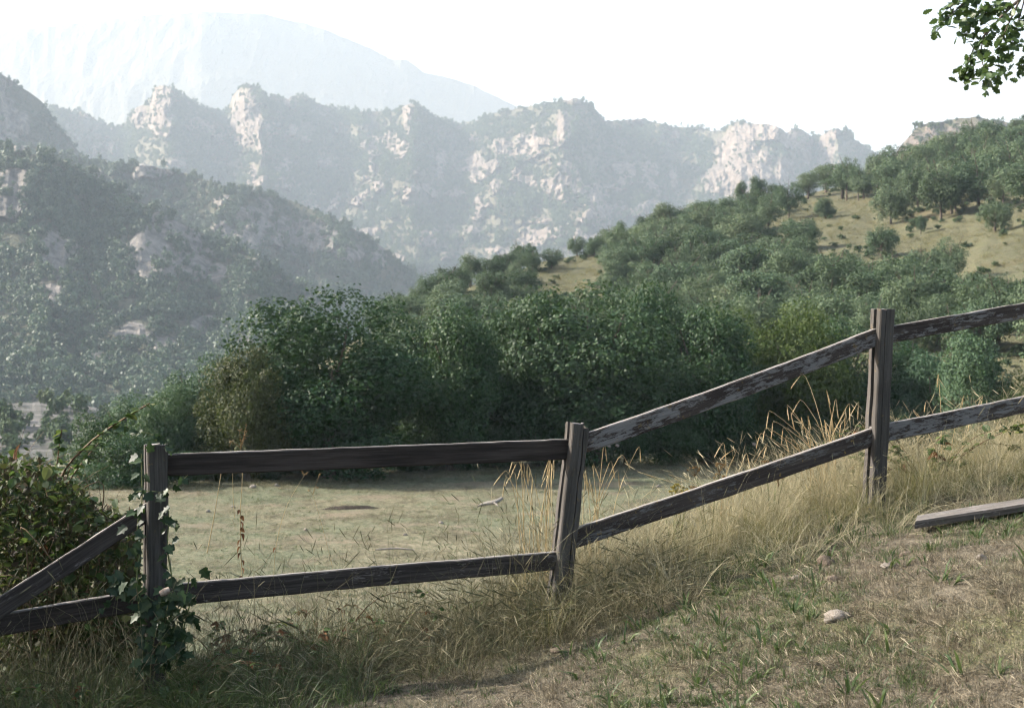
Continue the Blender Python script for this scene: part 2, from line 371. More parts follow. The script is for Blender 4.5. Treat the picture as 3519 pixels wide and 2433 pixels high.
# ------------------------------------------------------------------ ridges and mountain: relief sheets with real depth
def ridge(name, skyline, base_y, d0, d1, u0, u1, du, nv, ctrl, amp, rocks, mat, seed, outcrop=.5, shear=0, jag=5, power=.8, fine=1.0, rockpush=22, cliff=.35, warp=260):
    us = np.arange(u0, u1 + du, du, dtype=float)
    sx, sy = zip(*skyline)
    ysk = np.interp(us, sx, sy) + jag * (fbm(us / 26, us * 0, seed, 4) - .5) * 2
    vs = np.linspace(0, 1, nv); U, Vv = np.meshgrid(us, vs)
    YP = base_y + (ysk[None] - base_y) * Vv
    D = d0 + (d1 - d0) * Vv ** power
    mpp = (d0 + d1) / 2 / F                                  # metres per photo pixel
    wu, wy = U * mpp, YP * mpp
    cu, cv = zip(*ctrl)
    rel = np.interp(U + shear * (1 - Vv) + warp * (fbm(U / 120, YP / 90, seed + 5, 4) - .5) * (1.15 - Vv), cu, cv) - .5
    D = D - amp * rel * (sm(.0, .45, Vv) * .45 + .55 * sm(.45, .9, Vv))
    g1 = fbm(wu / 95 + .25 * wy / 95, wy / 170, seed + 1, 4, True) - .5
    g2 = fbm(wu / 26, wy / 38, seed + 2, 4) - .5
    D = D - fine * (70 * g1 * sm(0, .2, Vv) + 26 * g2)
    k = np.zeros_like(U)
    wob = .55 * (fbm(U / 45, YP / 45, seed + 3, 4) - .5)
    for (cx, cyy, rx, ry) in rocks:
        q = np.hypot((U - cx) / rx, (YP - cyy) / ry)
        k = np.maximum(k, np.clip(1.35 - q + wob * 1.6, 0, 1))
    oc = fbm(wu / 45, wy / 34, seed + 4, 4)
    k = np.maximum(k, sm(outcrop, outcrop + .07, oc) * .95)
    k = np.clip(k, 0, 1)
    streak = fbm(wu / 14, wy / 48, seed + 6, 4, True) - .5 + .6 * (fbm(wu / 7, wy / 9, seed + 7, 3) - .5)
    crack = fbm(wu / 24, wy / 40, seed + 9, 5, True) - .55
    D = D - fine * (3 + 8 * k) * crack
    D = D - k * (rockpush + fine * 18 * streak) - fine * cliff * 8 * (fbm(wu / 8, wy / 8, seed + 8, 3) - .5)
    X = (U - CX) / F * D; Zz = CZ - (YP - HY) / F * D
    # the far side drops away behind the crest
    back = []
    for j, (dd, dz) in enumerate(((25, -8), (90, -60), (240, -220))):
        s = (d0 + d1) / 2 / 1500
        back.append(np.stack([X[-1] * (1 + dd * s / D[-1]), D[-1] + dd * s, Zz[-1] + dz * s], -1))
    V = np.concatenate([np.stack([X, D, Zz], -1), np.array(back)], 0)
    nr, nc = V.shape[:2]
    i = np.arange(nr - 1)[:, None] * nc; j = np.arange(nc - 1)[None]
    q = np.stack([i + j, i + j + 1, i + nc + j + 1, i + nc + j], -1).reshape(-1, 4)
    me = fast_mesh(name, V, q, False, [mat])
    a = me.attributes.new('rock', 'FLOAT', 'POINT'); kk = np.concatenate([k, np.repeat(k[-1:], 3, 0)], 0)
    a.data.foreach_set('value', kk.astype('f4').ravel())
    o = obj(name, me, kind='structure')
    return V[:nv], k, U, YP

def wood_on(name, res, count, size, protos, seed, label, keep=None, rockkeep=.16, vmin=0.0):
    V, k, U, YP = res; r = np.random.default_rng(seed)
    nr, nc = k.shape
    e1 = V[:-1, 1:] - V[:-1, :-1]; e2 = V[1:, :-1] - V[:-1, :-1]
    area = np.linalg.norm(np.cross(e1, e2), axis=-1)
    wgt = area * np.where(k[:-1, :-1] > .45, rockkeep, 1.0)
    wgt[: int(vmin * nr)] = 0
    if keep is not None: wgt = wgt * keep(U[:-1, :-1], YP[:-1, :-1])
    uu, yy = U[:-1, :-1], YP[:-1, :-1]
    wgt = wgt * (.12 + sm(.36, .62, fbm(uu / 62, yy / 46, seed + 3, 4)) + .35 * sm(.45, .7, fbm(uu / 17, yy / 14, seed + 4, 3)))
    c = r.choice(wgt.size, size=count, p=(wgt / wgt.sum()).ravel())
    i, j = np.unravel_index(c, wgt.shape); a, b = r.random(count)[:, None], r.random(count)[:, None]
    pts = V[i, j] + a * e1[i, j] + b * e2[i, j]
    s = size * (.38 + 1.0 * r.random(count) ** 2.2); pts[:, 2] -= s * .1
    sc = np.stack([s, s, s * (.85 + .5 * r.random(count))], -1)
    rot = np.stack([r.normal(0, .06, count), r.normal(0, .06, count), r.random(count) * 6.28], -1)
    return scatter(name, pts, sc, rot, r.integers(0, len(protos), count), protos, label, 'woodland')

def leaf_quads(C, N, L, Wd, r):
    """rhombic leaf faces at C, facing roughly along N"""
    n = len(C); N = N / (np.linalg.norm(N, axis=1)[:, None] + 1e-9)
    a = np.cross(N, r.normal(size=(n, 3))); a /= np.linalg.norm(a, axis=1)[:, None] + 1e-9
    b = np.cross(N, a); L = np.broadcast_to(L, n)[:, None]; Wd = np.broadcast_to(Wd, n)[:, None]
    V = np.stack([C - a * L / 2, C + b * Wd / 2 - a * L * .05, C + a * L / 2, C - b * Wd / 2 - a * L * .05], 1)
    return V.reshape(-1, 3), np.arange(n * 4).reshape(-1, 4)

def crown(name, seed, balls, per, leaf, mat, outer=.75, up=.25, bunch=.17):
    """leaf faces through the shells of many overlapping clumps: balls = (centre, radius)"""
    r = np.random.default_rng(seed); Cs, Ns = [], []
    for c, rad in balls:
        n = max(6, int(per * rad * rad))
        v = r.normal(size=(n, 3)); v /= np.linalg.norm(v, axis=1)[:, None]
        q = rad * (outer + (1.08 - outer) * r.random(n) ** .7)
        q = np.where(r.random(n) < .18, q * r.random(n), q) * (1 + .07 * r.normal(size=n) * (r.random(n) < .3))
        g = max(1, n // 11); gi = r.integers(0, g, n); v = .55 * v + v[gi] * 1.0; v /= np.linalg.norm(v, axis=1)[:, None]; v = np.where((r.random(n) < .75)[:, None], v[gi] + r.normal(size=(n, 3)) * min(.34, bunch / rad), v); q = np.where(r.random(n) < .8, q[gi] * (.93 + .14 * r.random(n)), q)
        Cs.append(np.array(c) + v * q[:, None] * [1, 1, .9]); Ns.append(v * .9 + r.normal(size=(n, 3)) * .55 + [0, 0, up])
    C = np.concatenate(Cs); N = np.concatenate(Ns); C[:, 2] = np.maximum(C[:, 2], .02)
    L = leaf * (.6 + .8 * r.random(len(C)))
    V, q = leaf_quads(C, N, L, L * (.55 + .25 * r.random(len(C))), r)
    return fast_mesh(name, V, q, False, [mat])

def balls_for(seed, w, z0, z1, nb, rmin, rmax, shape='round', flat=.0):
    """clump centres filling a crown of width w between heights z0 and z1"""
    r = np.random.default_rng(seed); out = []; h = z1 - z0
    while len(out) < nb:
        v = r.normal(size=3); v /= np.linalg.norm(v) if shape != 'block' else (np.abs(v) ** 3).sum() ** (1 / 3); q = r.random() ** .38
        p = v * q; tz = (p[2] + 1) / 2
        prof = {'round': 1, 'block': 1.08 - .22 * tz, 'skirt': 1.0 + .25 * (1 - tz), 'cone': 1.15 - .75 * tz, 'vase': .7 + .45 * tz}[shape]
        rad = (rmin + (rmax - rmin) * r.random())
        if r.random() > .5 and q < .45: continue
        hw = w / 2 - rad * .75
        out.append(((p[0] * hw * prof, p[1] * hw * prof, z0 + rad * .6 + tz * (h - rad * 1.45)), rad))
    return out

def trunk(name, seed, h, r0, spread, forks=5, top=.75, mat=None, base=-.4):
    r = random.Random(seed); mb = MB()
    k = [(0, 0, base)]; x = y = 0
    for i in range(1, 5):
        x += r.uniform(-.06, .06) * h * .3; y += r.uniform(-.06, .06) * h * .3; k.append((x, y, h * top * i / 4))
    tube(mb, curve(k, 9), [r0 * 1.25, r0, r0 * .8, r0 * .45], 7)
    for i in range(forks):
        f = r.uniform(.35, .95); j = f * 4; b = np.array(k[int(j)]) * (1 - j % 1) + np.array(k[min(int(j) + 1, 4)]) * (j % 1)
        a = r.uniform(0, 6.28); e = b + np.array([math.cos(a) * spread, math.sin(a) * spread, h * r.uniform(.15, .35)])
        mid = (b + e) / 2 + np.array([0, 0, -.06 * h])
        tube(mb, curve([b, mid, e], 6), [r0 * .5, r0 * .32, r0 * .12], 5)
    return mb.mesh(name, mat or M['bark'], True)

# small crowns for the far woods, unit size about 1 m wide
far_protos = []
for i in range(5):
    b = balls_for(100 + i, 1.0, 0.02, .85 + .12 * (i % 3), 9, .20, .32, 'round' if i % 2 else 'skirt')
    far_protos.append(crown('far_crown', 200 + i, b, 420, .16, M['far'], .7, .35))
for i in range(2):
    b = balls_for(120 + i, .62, 0.02, 1.25, 10, .13, .22, 'cone')
    far_protos.append(crown('far_pine', 220 + i, b, 700, .13, M['far'], .7, .35))

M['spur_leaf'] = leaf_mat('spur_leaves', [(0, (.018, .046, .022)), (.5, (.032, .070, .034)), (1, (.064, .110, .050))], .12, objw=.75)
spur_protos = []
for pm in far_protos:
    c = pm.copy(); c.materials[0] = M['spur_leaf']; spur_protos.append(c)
# the far mountain
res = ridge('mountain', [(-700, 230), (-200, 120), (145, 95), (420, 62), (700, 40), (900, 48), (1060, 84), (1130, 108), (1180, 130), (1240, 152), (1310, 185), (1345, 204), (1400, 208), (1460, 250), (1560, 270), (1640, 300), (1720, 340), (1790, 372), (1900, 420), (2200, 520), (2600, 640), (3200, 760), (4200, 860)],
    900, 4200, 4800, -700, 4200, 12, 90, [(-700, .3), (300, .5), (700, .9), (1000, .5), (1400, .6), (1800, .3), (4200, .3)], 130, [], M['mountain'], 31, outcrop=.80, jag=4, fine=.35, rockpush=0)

# the rocky main ridge
sky_d = [(-500, 420), (0, 400), (120, 372), (200, 372), (270, 385), (330, 410), (400, 440), (425, 432), (445, 408), (458, 385), (500, 352), (520, 338), (532, 300), (548, 290), (575, 292), (600, 312), (650, 345), (700, 370), (780, 380), (792, 350), (800, 330), (825, 302), (862, 294), (890, 302), (905, 312), (920, 336), (955, 324), (990, 346), (1003, 332), (1040, 330), (1100, 358), (1160, 377), (1250, 385), (1320, 383), (1380, 372), (1425, 358), (1470, 388), (1530, 415), (1570, 425), (1640, 412), (1720, 382), (1800, 367), (1880, 357), (1930, 343), (1985, 340), (2020, 356), (2050, 385), (2078, 416), (2150, 412), (2210, 404), (2260, 420), (2330, 440), (2400, 438), (2445, 452), (2480, 450), (2500, 432), (2530, 421), (2600, 423), (2680, 438), (2702, 452), (2735, 442), (2775, 455), (2800, 472), (2822, 466), (2846, 446), (2880, 440), (2920, 462), (2960, 497), (3000, 520), (3200, 560), (3600, 640), (4200, 700)]
ctrl_d = [(-500, .3), (200, .55), (320, .3), (440, .15), (520, .75), (585, 1.0), (640, .72), (700, .45), (780, .08), (800, .35), (905, 1.0), (960, .62), (1160, .12), (1330, .5), (1425, .85), (1470, .55), (1570, .15), (1800, .6), (1960, 1.0), (2030, .75), (2090, .42), (2330, .12), (2420, .2), (2560, .75), (2690, .92), (2760, .62), (2800, .3), (2825, .45), (2880, .82), (3000, .35), (4200, .2)]
rocks_d = [(553, 350, 42, 62), (545, 420, 60, 42), (478, 405, 32, 62), (545, 455, 55, 25), (845, 395, 58, 88), (840, 470, 58, 45), (925, 480, 18, 52), (868, 592, 20, 34), (990, 350, 14, 24), (1005, 445, 22, 22), (1402, 378, 22, 52), (1400, 430, 14, 40), (1275, 545, 14, 60), (1330, 490, 30, 24), (1515, 560, 18, 60), (1625, 480, 26, 24), (1640, 555, 40, 40), (1800, 480, 34, 34), (1830, 455, 16, 28), (1930, 425, 28, 50), (1940, 470, 18, 24), (1720, 500, 30, 24), (1700, 640, 36, 24), (1820, 625, 34, 26), (1895, 640, 28, 32), (1560, 665, 46, 22), (1300, 645, 28, 26), (1420, 655, 26, 20), (1960, 345, 40, 14), (2540, 520, 85, 90), (2590, 450, 80, 40), (2470, 620, 62, 60), (2600, 590, 60, 110), (2700, 600, 40, 70), (2715, 480, 36, 40), (2772, 520, 20, 70), (2760, 480, 30, 34), (2845, 500, 34, 58), (2830, 590, 40, 60), (2315, 610, 18, 44), (2230, 600, 40, 60), (2320, 470, 16, 22), (2190, 412, 40, 12), (980, 640, 50, 20), (600, 560, 50, 16), (330, 520, 14, 26), (380, 510, 14, 30), (700, 700, 60, 20), (900, 520, 20, 26), (1110, 560, 30, 18), (1050, 480, 20, 16), (1620, 800, 34, 26), (1700, 860, 50, 16), (1850, 760, 40, 14), (2080, 715, 50, 14)]
res_d = ridge('rocky_ridge', sky_d, 1180, 1500, 2750, -400, 3700, 4, 250, ctrl_d, 240, rocks_d, M['ridge'], 41, outcrop=.58, shear=30, jag=8, fine=1.5, rockpush=30, cliff=1.6)
wood_on('ridge_woodland', res_d, 60000, 9.0, far_protos, 51, 'grey-green wood mottled over the slopes of the pale rocky ridge', keep=lambda U, Y: (U > -200) * (U < 3500) * (Y < 1120) * np.where((U > 2440) & (U < 2900) & (Y < 640), .35, 1))

# rock dome behind the trees on the far right
res_e = ridge('rock_dome', [(2900, 640), (3050, 560), (3105, 488), (3160, 432), (3220, 418), (3300, 405), (3360, 402), (3450, 420), (3600, 470), (3800, 600)], 800, 900, 1160, 2900, 3800, 5, 80, [(2900, .1), (3160, .6), (3360, .9), (3800, .2)], 60, [(3200, 520, 110, 90), (3330, 480, 100, 70), (3480, 500, 90, 90), (3120, 560, 60, 60)], M['ridge'], 61, outcrop=.6, jag=5, fine=1.1, rockpush=14)
wood_on('dome_scrub', res_e, 1100, 5.5, far_protos, 62, 'scattered scrub on the pale rock dome behind the hillside oaks', rockkeep=.5)

# wooded spurs on the left
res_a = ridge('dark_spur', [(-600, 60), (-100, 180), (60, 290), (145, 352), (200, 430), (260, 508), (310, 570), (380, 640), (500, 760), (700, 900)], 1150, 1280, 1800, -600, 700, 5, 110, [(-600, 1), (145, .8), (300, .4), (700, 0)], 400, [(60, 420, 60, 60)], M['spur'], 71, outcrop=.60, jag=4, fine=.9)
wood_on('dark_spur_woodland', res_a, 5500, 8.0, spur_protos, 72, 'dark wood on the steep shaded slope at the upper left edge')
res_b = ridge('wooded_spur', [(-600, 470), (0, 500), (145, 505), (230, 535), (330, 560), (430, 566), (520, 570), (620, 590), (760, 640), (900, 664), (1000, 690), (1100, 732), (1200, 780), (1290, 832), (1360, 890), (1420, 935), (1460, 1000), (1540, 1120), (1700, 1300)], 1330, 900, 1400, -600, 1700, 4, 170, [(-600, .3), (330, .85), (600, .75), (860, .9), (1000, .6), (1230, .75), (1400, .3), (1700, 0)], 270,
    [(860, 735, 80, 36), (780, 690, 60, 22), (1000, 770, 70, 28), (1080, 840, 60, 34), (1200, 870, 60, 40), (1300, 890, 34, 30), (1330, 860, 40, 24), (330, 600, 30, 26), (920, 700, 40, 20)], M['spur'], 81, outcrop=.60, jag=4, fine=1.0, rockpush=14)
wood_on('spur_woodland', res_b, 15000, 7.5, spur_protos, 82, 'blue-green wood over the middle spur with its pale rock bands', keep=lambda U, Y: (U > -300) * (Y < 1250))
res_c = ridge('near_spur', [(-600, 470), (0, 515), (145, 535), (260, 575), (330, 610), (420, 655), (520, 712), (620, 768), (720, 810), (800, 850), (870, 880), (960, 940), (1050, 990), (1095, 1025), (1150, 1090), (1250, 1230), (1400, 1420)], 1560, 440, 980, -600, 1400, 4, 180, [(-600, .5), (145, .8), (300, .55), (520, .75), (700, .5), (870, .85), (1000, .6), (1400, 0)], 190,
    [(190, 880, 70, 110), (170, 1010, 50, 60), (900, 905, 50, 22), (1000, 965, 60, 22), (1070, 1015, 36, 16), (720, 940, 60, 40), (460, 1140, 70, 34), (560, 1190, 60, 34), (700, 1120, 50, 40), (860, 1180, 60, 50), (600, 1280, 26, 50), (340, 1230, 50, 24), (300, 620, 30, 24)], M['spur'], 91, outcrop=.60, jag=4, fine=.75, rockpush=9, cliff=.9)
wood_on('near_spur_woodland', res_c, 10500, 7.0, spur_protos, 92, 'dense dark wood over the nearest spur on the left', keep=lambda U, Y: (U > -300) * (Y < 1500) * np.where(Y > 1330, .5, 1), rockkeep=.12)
# pale gravel of the river bed below it
res_g = ridge('gravel_bar', [(-500, 1390), (0, 1385), (145, 1382), (240, 1384), (330, 1400), (420, 1430), (600, 1500), (900, 1640)], 1720, 150, 290, -500, 900, 10, 40, [(-500, .5), (900, .5)], 0, [], M['gravel'], 95, outcrop=.9, jag=4, fine=.03, rockpush=0)
wood_on('gravel_bar_scrub', res_g, 420, 3.6, far_protos, 96, 'scrub bushes on the pale gravel of the river bed')

# ------------------------------------------------------------------ the right-hand hillside
hs = [(300, 1800), (600, 1560), (900, 1370), (1100, 1250), (1250, 1160), (1380, 1095), (1500, 1025), (1650, 968), (1800, 922), (2000, 874), (2200, 822), (2400, 768), (2600, 712), (2800, 660), (2950, 622), (3100, 580), (3300, 520), (3519, 460), (4000, 380), (4600, 340)]
us = np.arange(300, 4600, 16.); nv = 60
hx, hy = zip(*hs)
hsk = np.interp(us, hx, hy); hsk = np.convolve(np.pad(hsk, 6, 'edge'), np.ones(13) / 13, 'valid')
ts = np.linspace(0, 1, nv)
def hill_point(u, t):
    u = np.asarray(u, float); t = np.asarray(t, float)
    ysk = np.interp(u, us, hsk)
    d1 = np.interp(u, [300, 1250, 2000, 3519, 4600], [130, 165, 215, 290, 320]); d0 = np.interp(u, [300, 1250, 2200, 3519, 4600], [74, 82, 84, 62, 52])
    D = d0 + (d1 - d0) * t
    z0 = MZ - 1.2; z1 = CZ - (ysk - HY) / F * d1
    Zz = z0 + (z1 - z0) * t ** 1.06 + 1.3 * (fbm(u / 190, t * 9, 301, 3) - .5) * np.minimum(1, t * 4) * (1 - .4 * t) + .35 * (fbm(u / 40, t * 34, 305, 2) - .5)
    return np.stack([(u - CX) / F * D, D, Zz], -1)
U, T = np.meshgrid(us, ts); V = hill_point(U, T)
crest = V[-1]; back = [crest + [0, 12, -1.0], crest + [0, 40, -10], crest + [0, 110, -45]]
V = np.concatenate([V, np.array(back)], 0); nr, nc = V.shape[:2]
i = np.arange(nr - 1)[:, None] * nc; j = np.arange(nc - 1)[None]
obj('hillside', fast_mesh('hillside', V, np.stack([i + j, i + j + 1, i + nc + j + 1, i + nc + j], -1).reshape(-1, 4), True, [M['hill']]), kind='structure')
def hill_at(px, py):
    t = np.linspace(0, 1, 160); q = hill_point(np.full(160, float(px)), t)
    yy = HY - (q[:, 2] - CZ) / q[:, 1] * F
    yy = np.minimum.accumulate(yy)
    return hill_point(px, np.interp(-py, -yy, t))

# ------------------------------------------------------------------ trees
oak_kinds = []
for i in range(7):
    wd = [6.0, 5.2, 6.6, 4.6, 5.6, 6.2, 5.0][i]; h = [5.6, 6.0, 5.2, 6.6, 5.0, 6.4, 5.4][i]
    z0 = [.9, 1.1, .8, .8, .3, 1.2, .25][i]
    b = balls_for(400 + i, wd, z0, h, [18, 22, 26, 16, 24, 20, 28][i], .5, 1.3, ['round', 'vase', 'round', 'round', 'skirt', 'vase', 'skirt'][i])
    oak_kinds.append((crown('oak_crown', 420 + i, b, 520, .165, M['oak'], .80, .3), trunk('oak_trunk', 440 + i, h, .16, wd * .28, 7), h, wd))

def plant(name, label, cat, kind, loc, h, wd, rz, group=None, crown_mat=None):
    cm, tm, kh, kw = kind
    o = thing(name, label, cat, loc, (0, 0, rz), 1.0, group)
    e = random.Random(int(loc[0] * 977)).uniform(.86, 1.16); s = (wd / kw * e, wd / kw / e, h / kh)
    obj('trunk', tm, o, scale=s)
    c = obj('crown', cm, o, scale=s)
    if crown_mat:
        c.material_slots[0].link = 'OBJECT'; c.material_slots[0].material = crown_mat
    return o

# singled-out trees and bushes on the hillside: base x, base y, height px, width px, kind, label
named = [
 (2838, 752, 78, 82, 6, 'dark round bush alone on the dry grass, upper slope', 'bush'),
 (2712, 752, 140, 120, 0, 'broad oak at the left end of the dry grass clearing', 'tree'),
 (2600, 705, 120, 72, 1, 'slim pale oak on the crest above the clearing, standing against grey rock', 'tree'),
 (2550, 725, 105, 62, 3, 'narrow oak just beside the slim pale crest oak', 'tree'),
 (2910, 690, 165, 110, 5, 'tall oak with forked trunk where the clearing meets the crest', 'tree'),
 (2950, 690, 130, 60, 1, 'thin oak behind the tall forked oak on the crest', 'tree'),
 (3010, 660, 150, 90, 2, 'rounded oak on the crest in front of the sky gap', 'tree'),
 (2632, 862, 98, 96, 2, 'small oak with dark base below the clearing edge', 'tree'),
 (2758, 860, 130, 150, 2, 'wide oak spreading below the lower edge of the clearing', 'tree'),
 (3030, 890, 130, 125, 4, 'rounded bright green bush on the dry slope below the clearing', 'bush'),
 (3165, 806, 72, 52, 1, 'little bent oak with a pale leaning trunk in the dry grass', 'tree'),
 (3265, 990, 190, 150, 5, 'open-crowned dark oak with visible limbs above the post', 'tree'),
 (3165, 1000, 170, 160, 2, 'dark dense oak beside the open-crowned oak', 'tree'),
 (3060, 770, 150, 130, 4, 'bushy oak at the right of the dry clearing', 'tree'),
 (3270, 735, 180, 170, 0, 'large spreading oak in the middle of the upper right slope', 'tree'),
 (3420, 800, 130, 130, 4, 'bushy oak on the dry grass near the right edge', 'tree'),
 (1830, 940, 88, 76, 2, 'dark round oak on the low crest left of the small clearing', 'tree'),
 (1895, 924, 80, 84, 0, 'broad low oak on the crest above the small dry clearing', 'tree'),
 (1665, 1030, 110, 64, 1, 'oak with bare trunk standing over the small dry patch', 'tree'),
 (1722, 1062, 130, 70, 3, 'dark upright oak beside the small dry patch', 'tree'),
 (2135, 868, 112, 62, 3, 'dark pine-like oak poking above the left shoulder of the hill', 'tree'),
]
rt = random.Random(5)
taken = []
for (x, y, h, wd, k, lab, cat) in named:
    q = hill_at(x, y); d = q[1]
    plant('oak_tree' if cat == 'tree' else 'oak_bush', lab, cat, oak_kinds[k], q - [0, 0, .1], h / F * d, wd / F * d, rt.uniform(0, 6.28))
    taken.append((x, y - h * .3))
# open dry grass: polygons in the photograph where no tree stands
def inside(poly, x, y):
    c = False; n = len(poly)
    for i in range(n):
        (x1, y1), (x2, y2) = poly[i], poly[i - 1]
        if (y1 > y) != (y2 > y) and x < (x2 - x1) * (y - y1) / (y2 - y1) + x1: c = not c
    return c
open_land = [[(2770, 700), (2900, 685), (3060, 690), (3080, 790), (3130, 830), (3250, 780), (3460, 740), (3600, 740), (3600, 930), (3350, 930), (3200, 880), (3000, 870), (2890, 850), (2800, 800), (2690, 800), (2660, 770)],
             [(1850, 940), (2040, 886), (2070, 920), (2040, 1010), (1850, 1010)], [(1620, 1010), (1720, 1030), (1740, 1080), (1640, 1090)], [(2600, 880), (2700, 860), (2720, 890), (2640, 910)]]
def where(x):
    for lim, ph in ((500, 'left of the ivy-clad post'), (900, 'just right of the ivy-clad post'), (1250, 'over the long rail\'s left part'), (1650, 'over the long rail\'s middle'), (1950, 'left of the leaning post'),
                    (2200, 'right of the leaning post'), (2450, 'over the steep rail\'s foot'), (2700, 'over the steep rail\'s middle'), (2960, 'left of the tall post'), (3120, 'above the tall post'), (3300, 'right of the tall post')):
        if x < lim: return ph
    return 'near the right edge' if x < 3410 else 'at the right edge'
zones = {'wood': 'oaks of the lower hillside wood', 'crest': 'oaks along the hillside crest', 'upper': 'oaks of the upper slope grove', 'shoulder': 'oaks on the left shoulder of the hillside'}
n_oak = 0; tries = 0
while n_oak < 240 and tries < 40000:
    tries += 1
    x = rt.uniform(1330, 3600); ysk = float(np.interp(x, us, hsk))
    y = ysk + 4 + (rt.random() ** 1.15) * (1230 - ysk)
    f = (y - ysk) / 500
    sx = 52 + 34 * min(f, 1); sy = 26 + 26 * min(f, 1)
    if any(((x - a) / sx) ** 2 + ((y - b) / sy) ** 2 < 1 for a, b in taken) or any(inside(p, x, y) for p in open_land): continue
    q = hill_at(x, y); d = q[1]
    zone = 'shoulder' if x < 2080 and f < .5 else 'crest' if y - ysk < 26 else 'upper' if x > 2880 and y < 760 else 'wood'
    h = rt.uniform(4.0, 6.2) * (.85 if zone == 'shoulder' else 1) * (1.2 if zone == 'upper' else 1); wd = h * rt.uniform(.9, 1.3)
    if zone == 'upper' and x > 3150: h *= 1.2
    hp = h / d * F; wp = wd / d * F * .4
    if any(inside(p, xx, yy) for p in open_land for xx in (x - wp, x, x + wp) for yy in (y, y - hp * .45, y - hp * .85)): continue
    taken.append((x, y)); n_oak += 1
    k = rt.choice([0, 2, 4, 6, 4, 5] if zone == 'wood' else [0, 1, 2, 3, 5, 4])
    tone = rt.choice(['grey-green', 'grey-green', 'pale', 'pale', 'dark'])
    shape = 'broad' if wd > h * 1.12 else 'slender' if wd < h * .97 else 'rounded'
    size = 'small' if h < 4.8 else 'large' if h > 5.9 else 'middling'
    tier = {'crest': 'on the hillside crest', 'upper': 'at the top of the upper grove' if y < 600 else 'midway in the upper grove' if y < 680 else 'at the foot of the upper grove', 'shoulder': 'on the low hill shoulder'}.get(zone) or ('high in the hillside wood' if f < .35 else 'halfway up the hillside wood' if f < .65 else 'low in the hillside wood')
    plant('oak_tree', '%s %s %s oak %s, %s' % (size, shape, tone, tier, where(x)), 'tree', oak_kinds[k], q - [0, 0, .15], h, wd, rt.uniform(0, 6.28), zones[zone], {'pale': M['oak_pale'], 'dark': M['oak_dark']}.get(tone))
# low scrub and rank grass under the oaks
def on_hill(n, x0, x1, seed, ok):
    r = np.random.default_rng(seed); x = r.uniform(x0, x1, n); q = hill_point(x, r.random(n)); py = HY - (q[:, 2] - CZ) / q[:, 1] * F
    k = [ok(a, b, any(inside(p, a, b) for p in open_land), c) for a, b, c in zip(x, py, r.random(n))]
    return q[np.array(k)]
r = np.random.default_rng(77); pts = on_hill(2100, 1250, 3650, 78, lambda x, y, op, c: not op or c < .12)
pts = np.array(pts); s = r.uniform(.5, 1.7, len(pts))
scatter('hillside_scrub', pts, np.stack([s, s, s * .7], -1), np.stack([s * 0, s * 0, r.random(len(pts)) * 6.28], -1), r.integers(0, 5, len(pts)), far_protos[:5], 'low scrub and rank growth under the hillside oaks', 'scrub')

hill_pts = on_hill(26000, 1550, 3600, 79, lambda x, y, op, c: op and vnoise(x / 26., y / 12., 91) > .35)

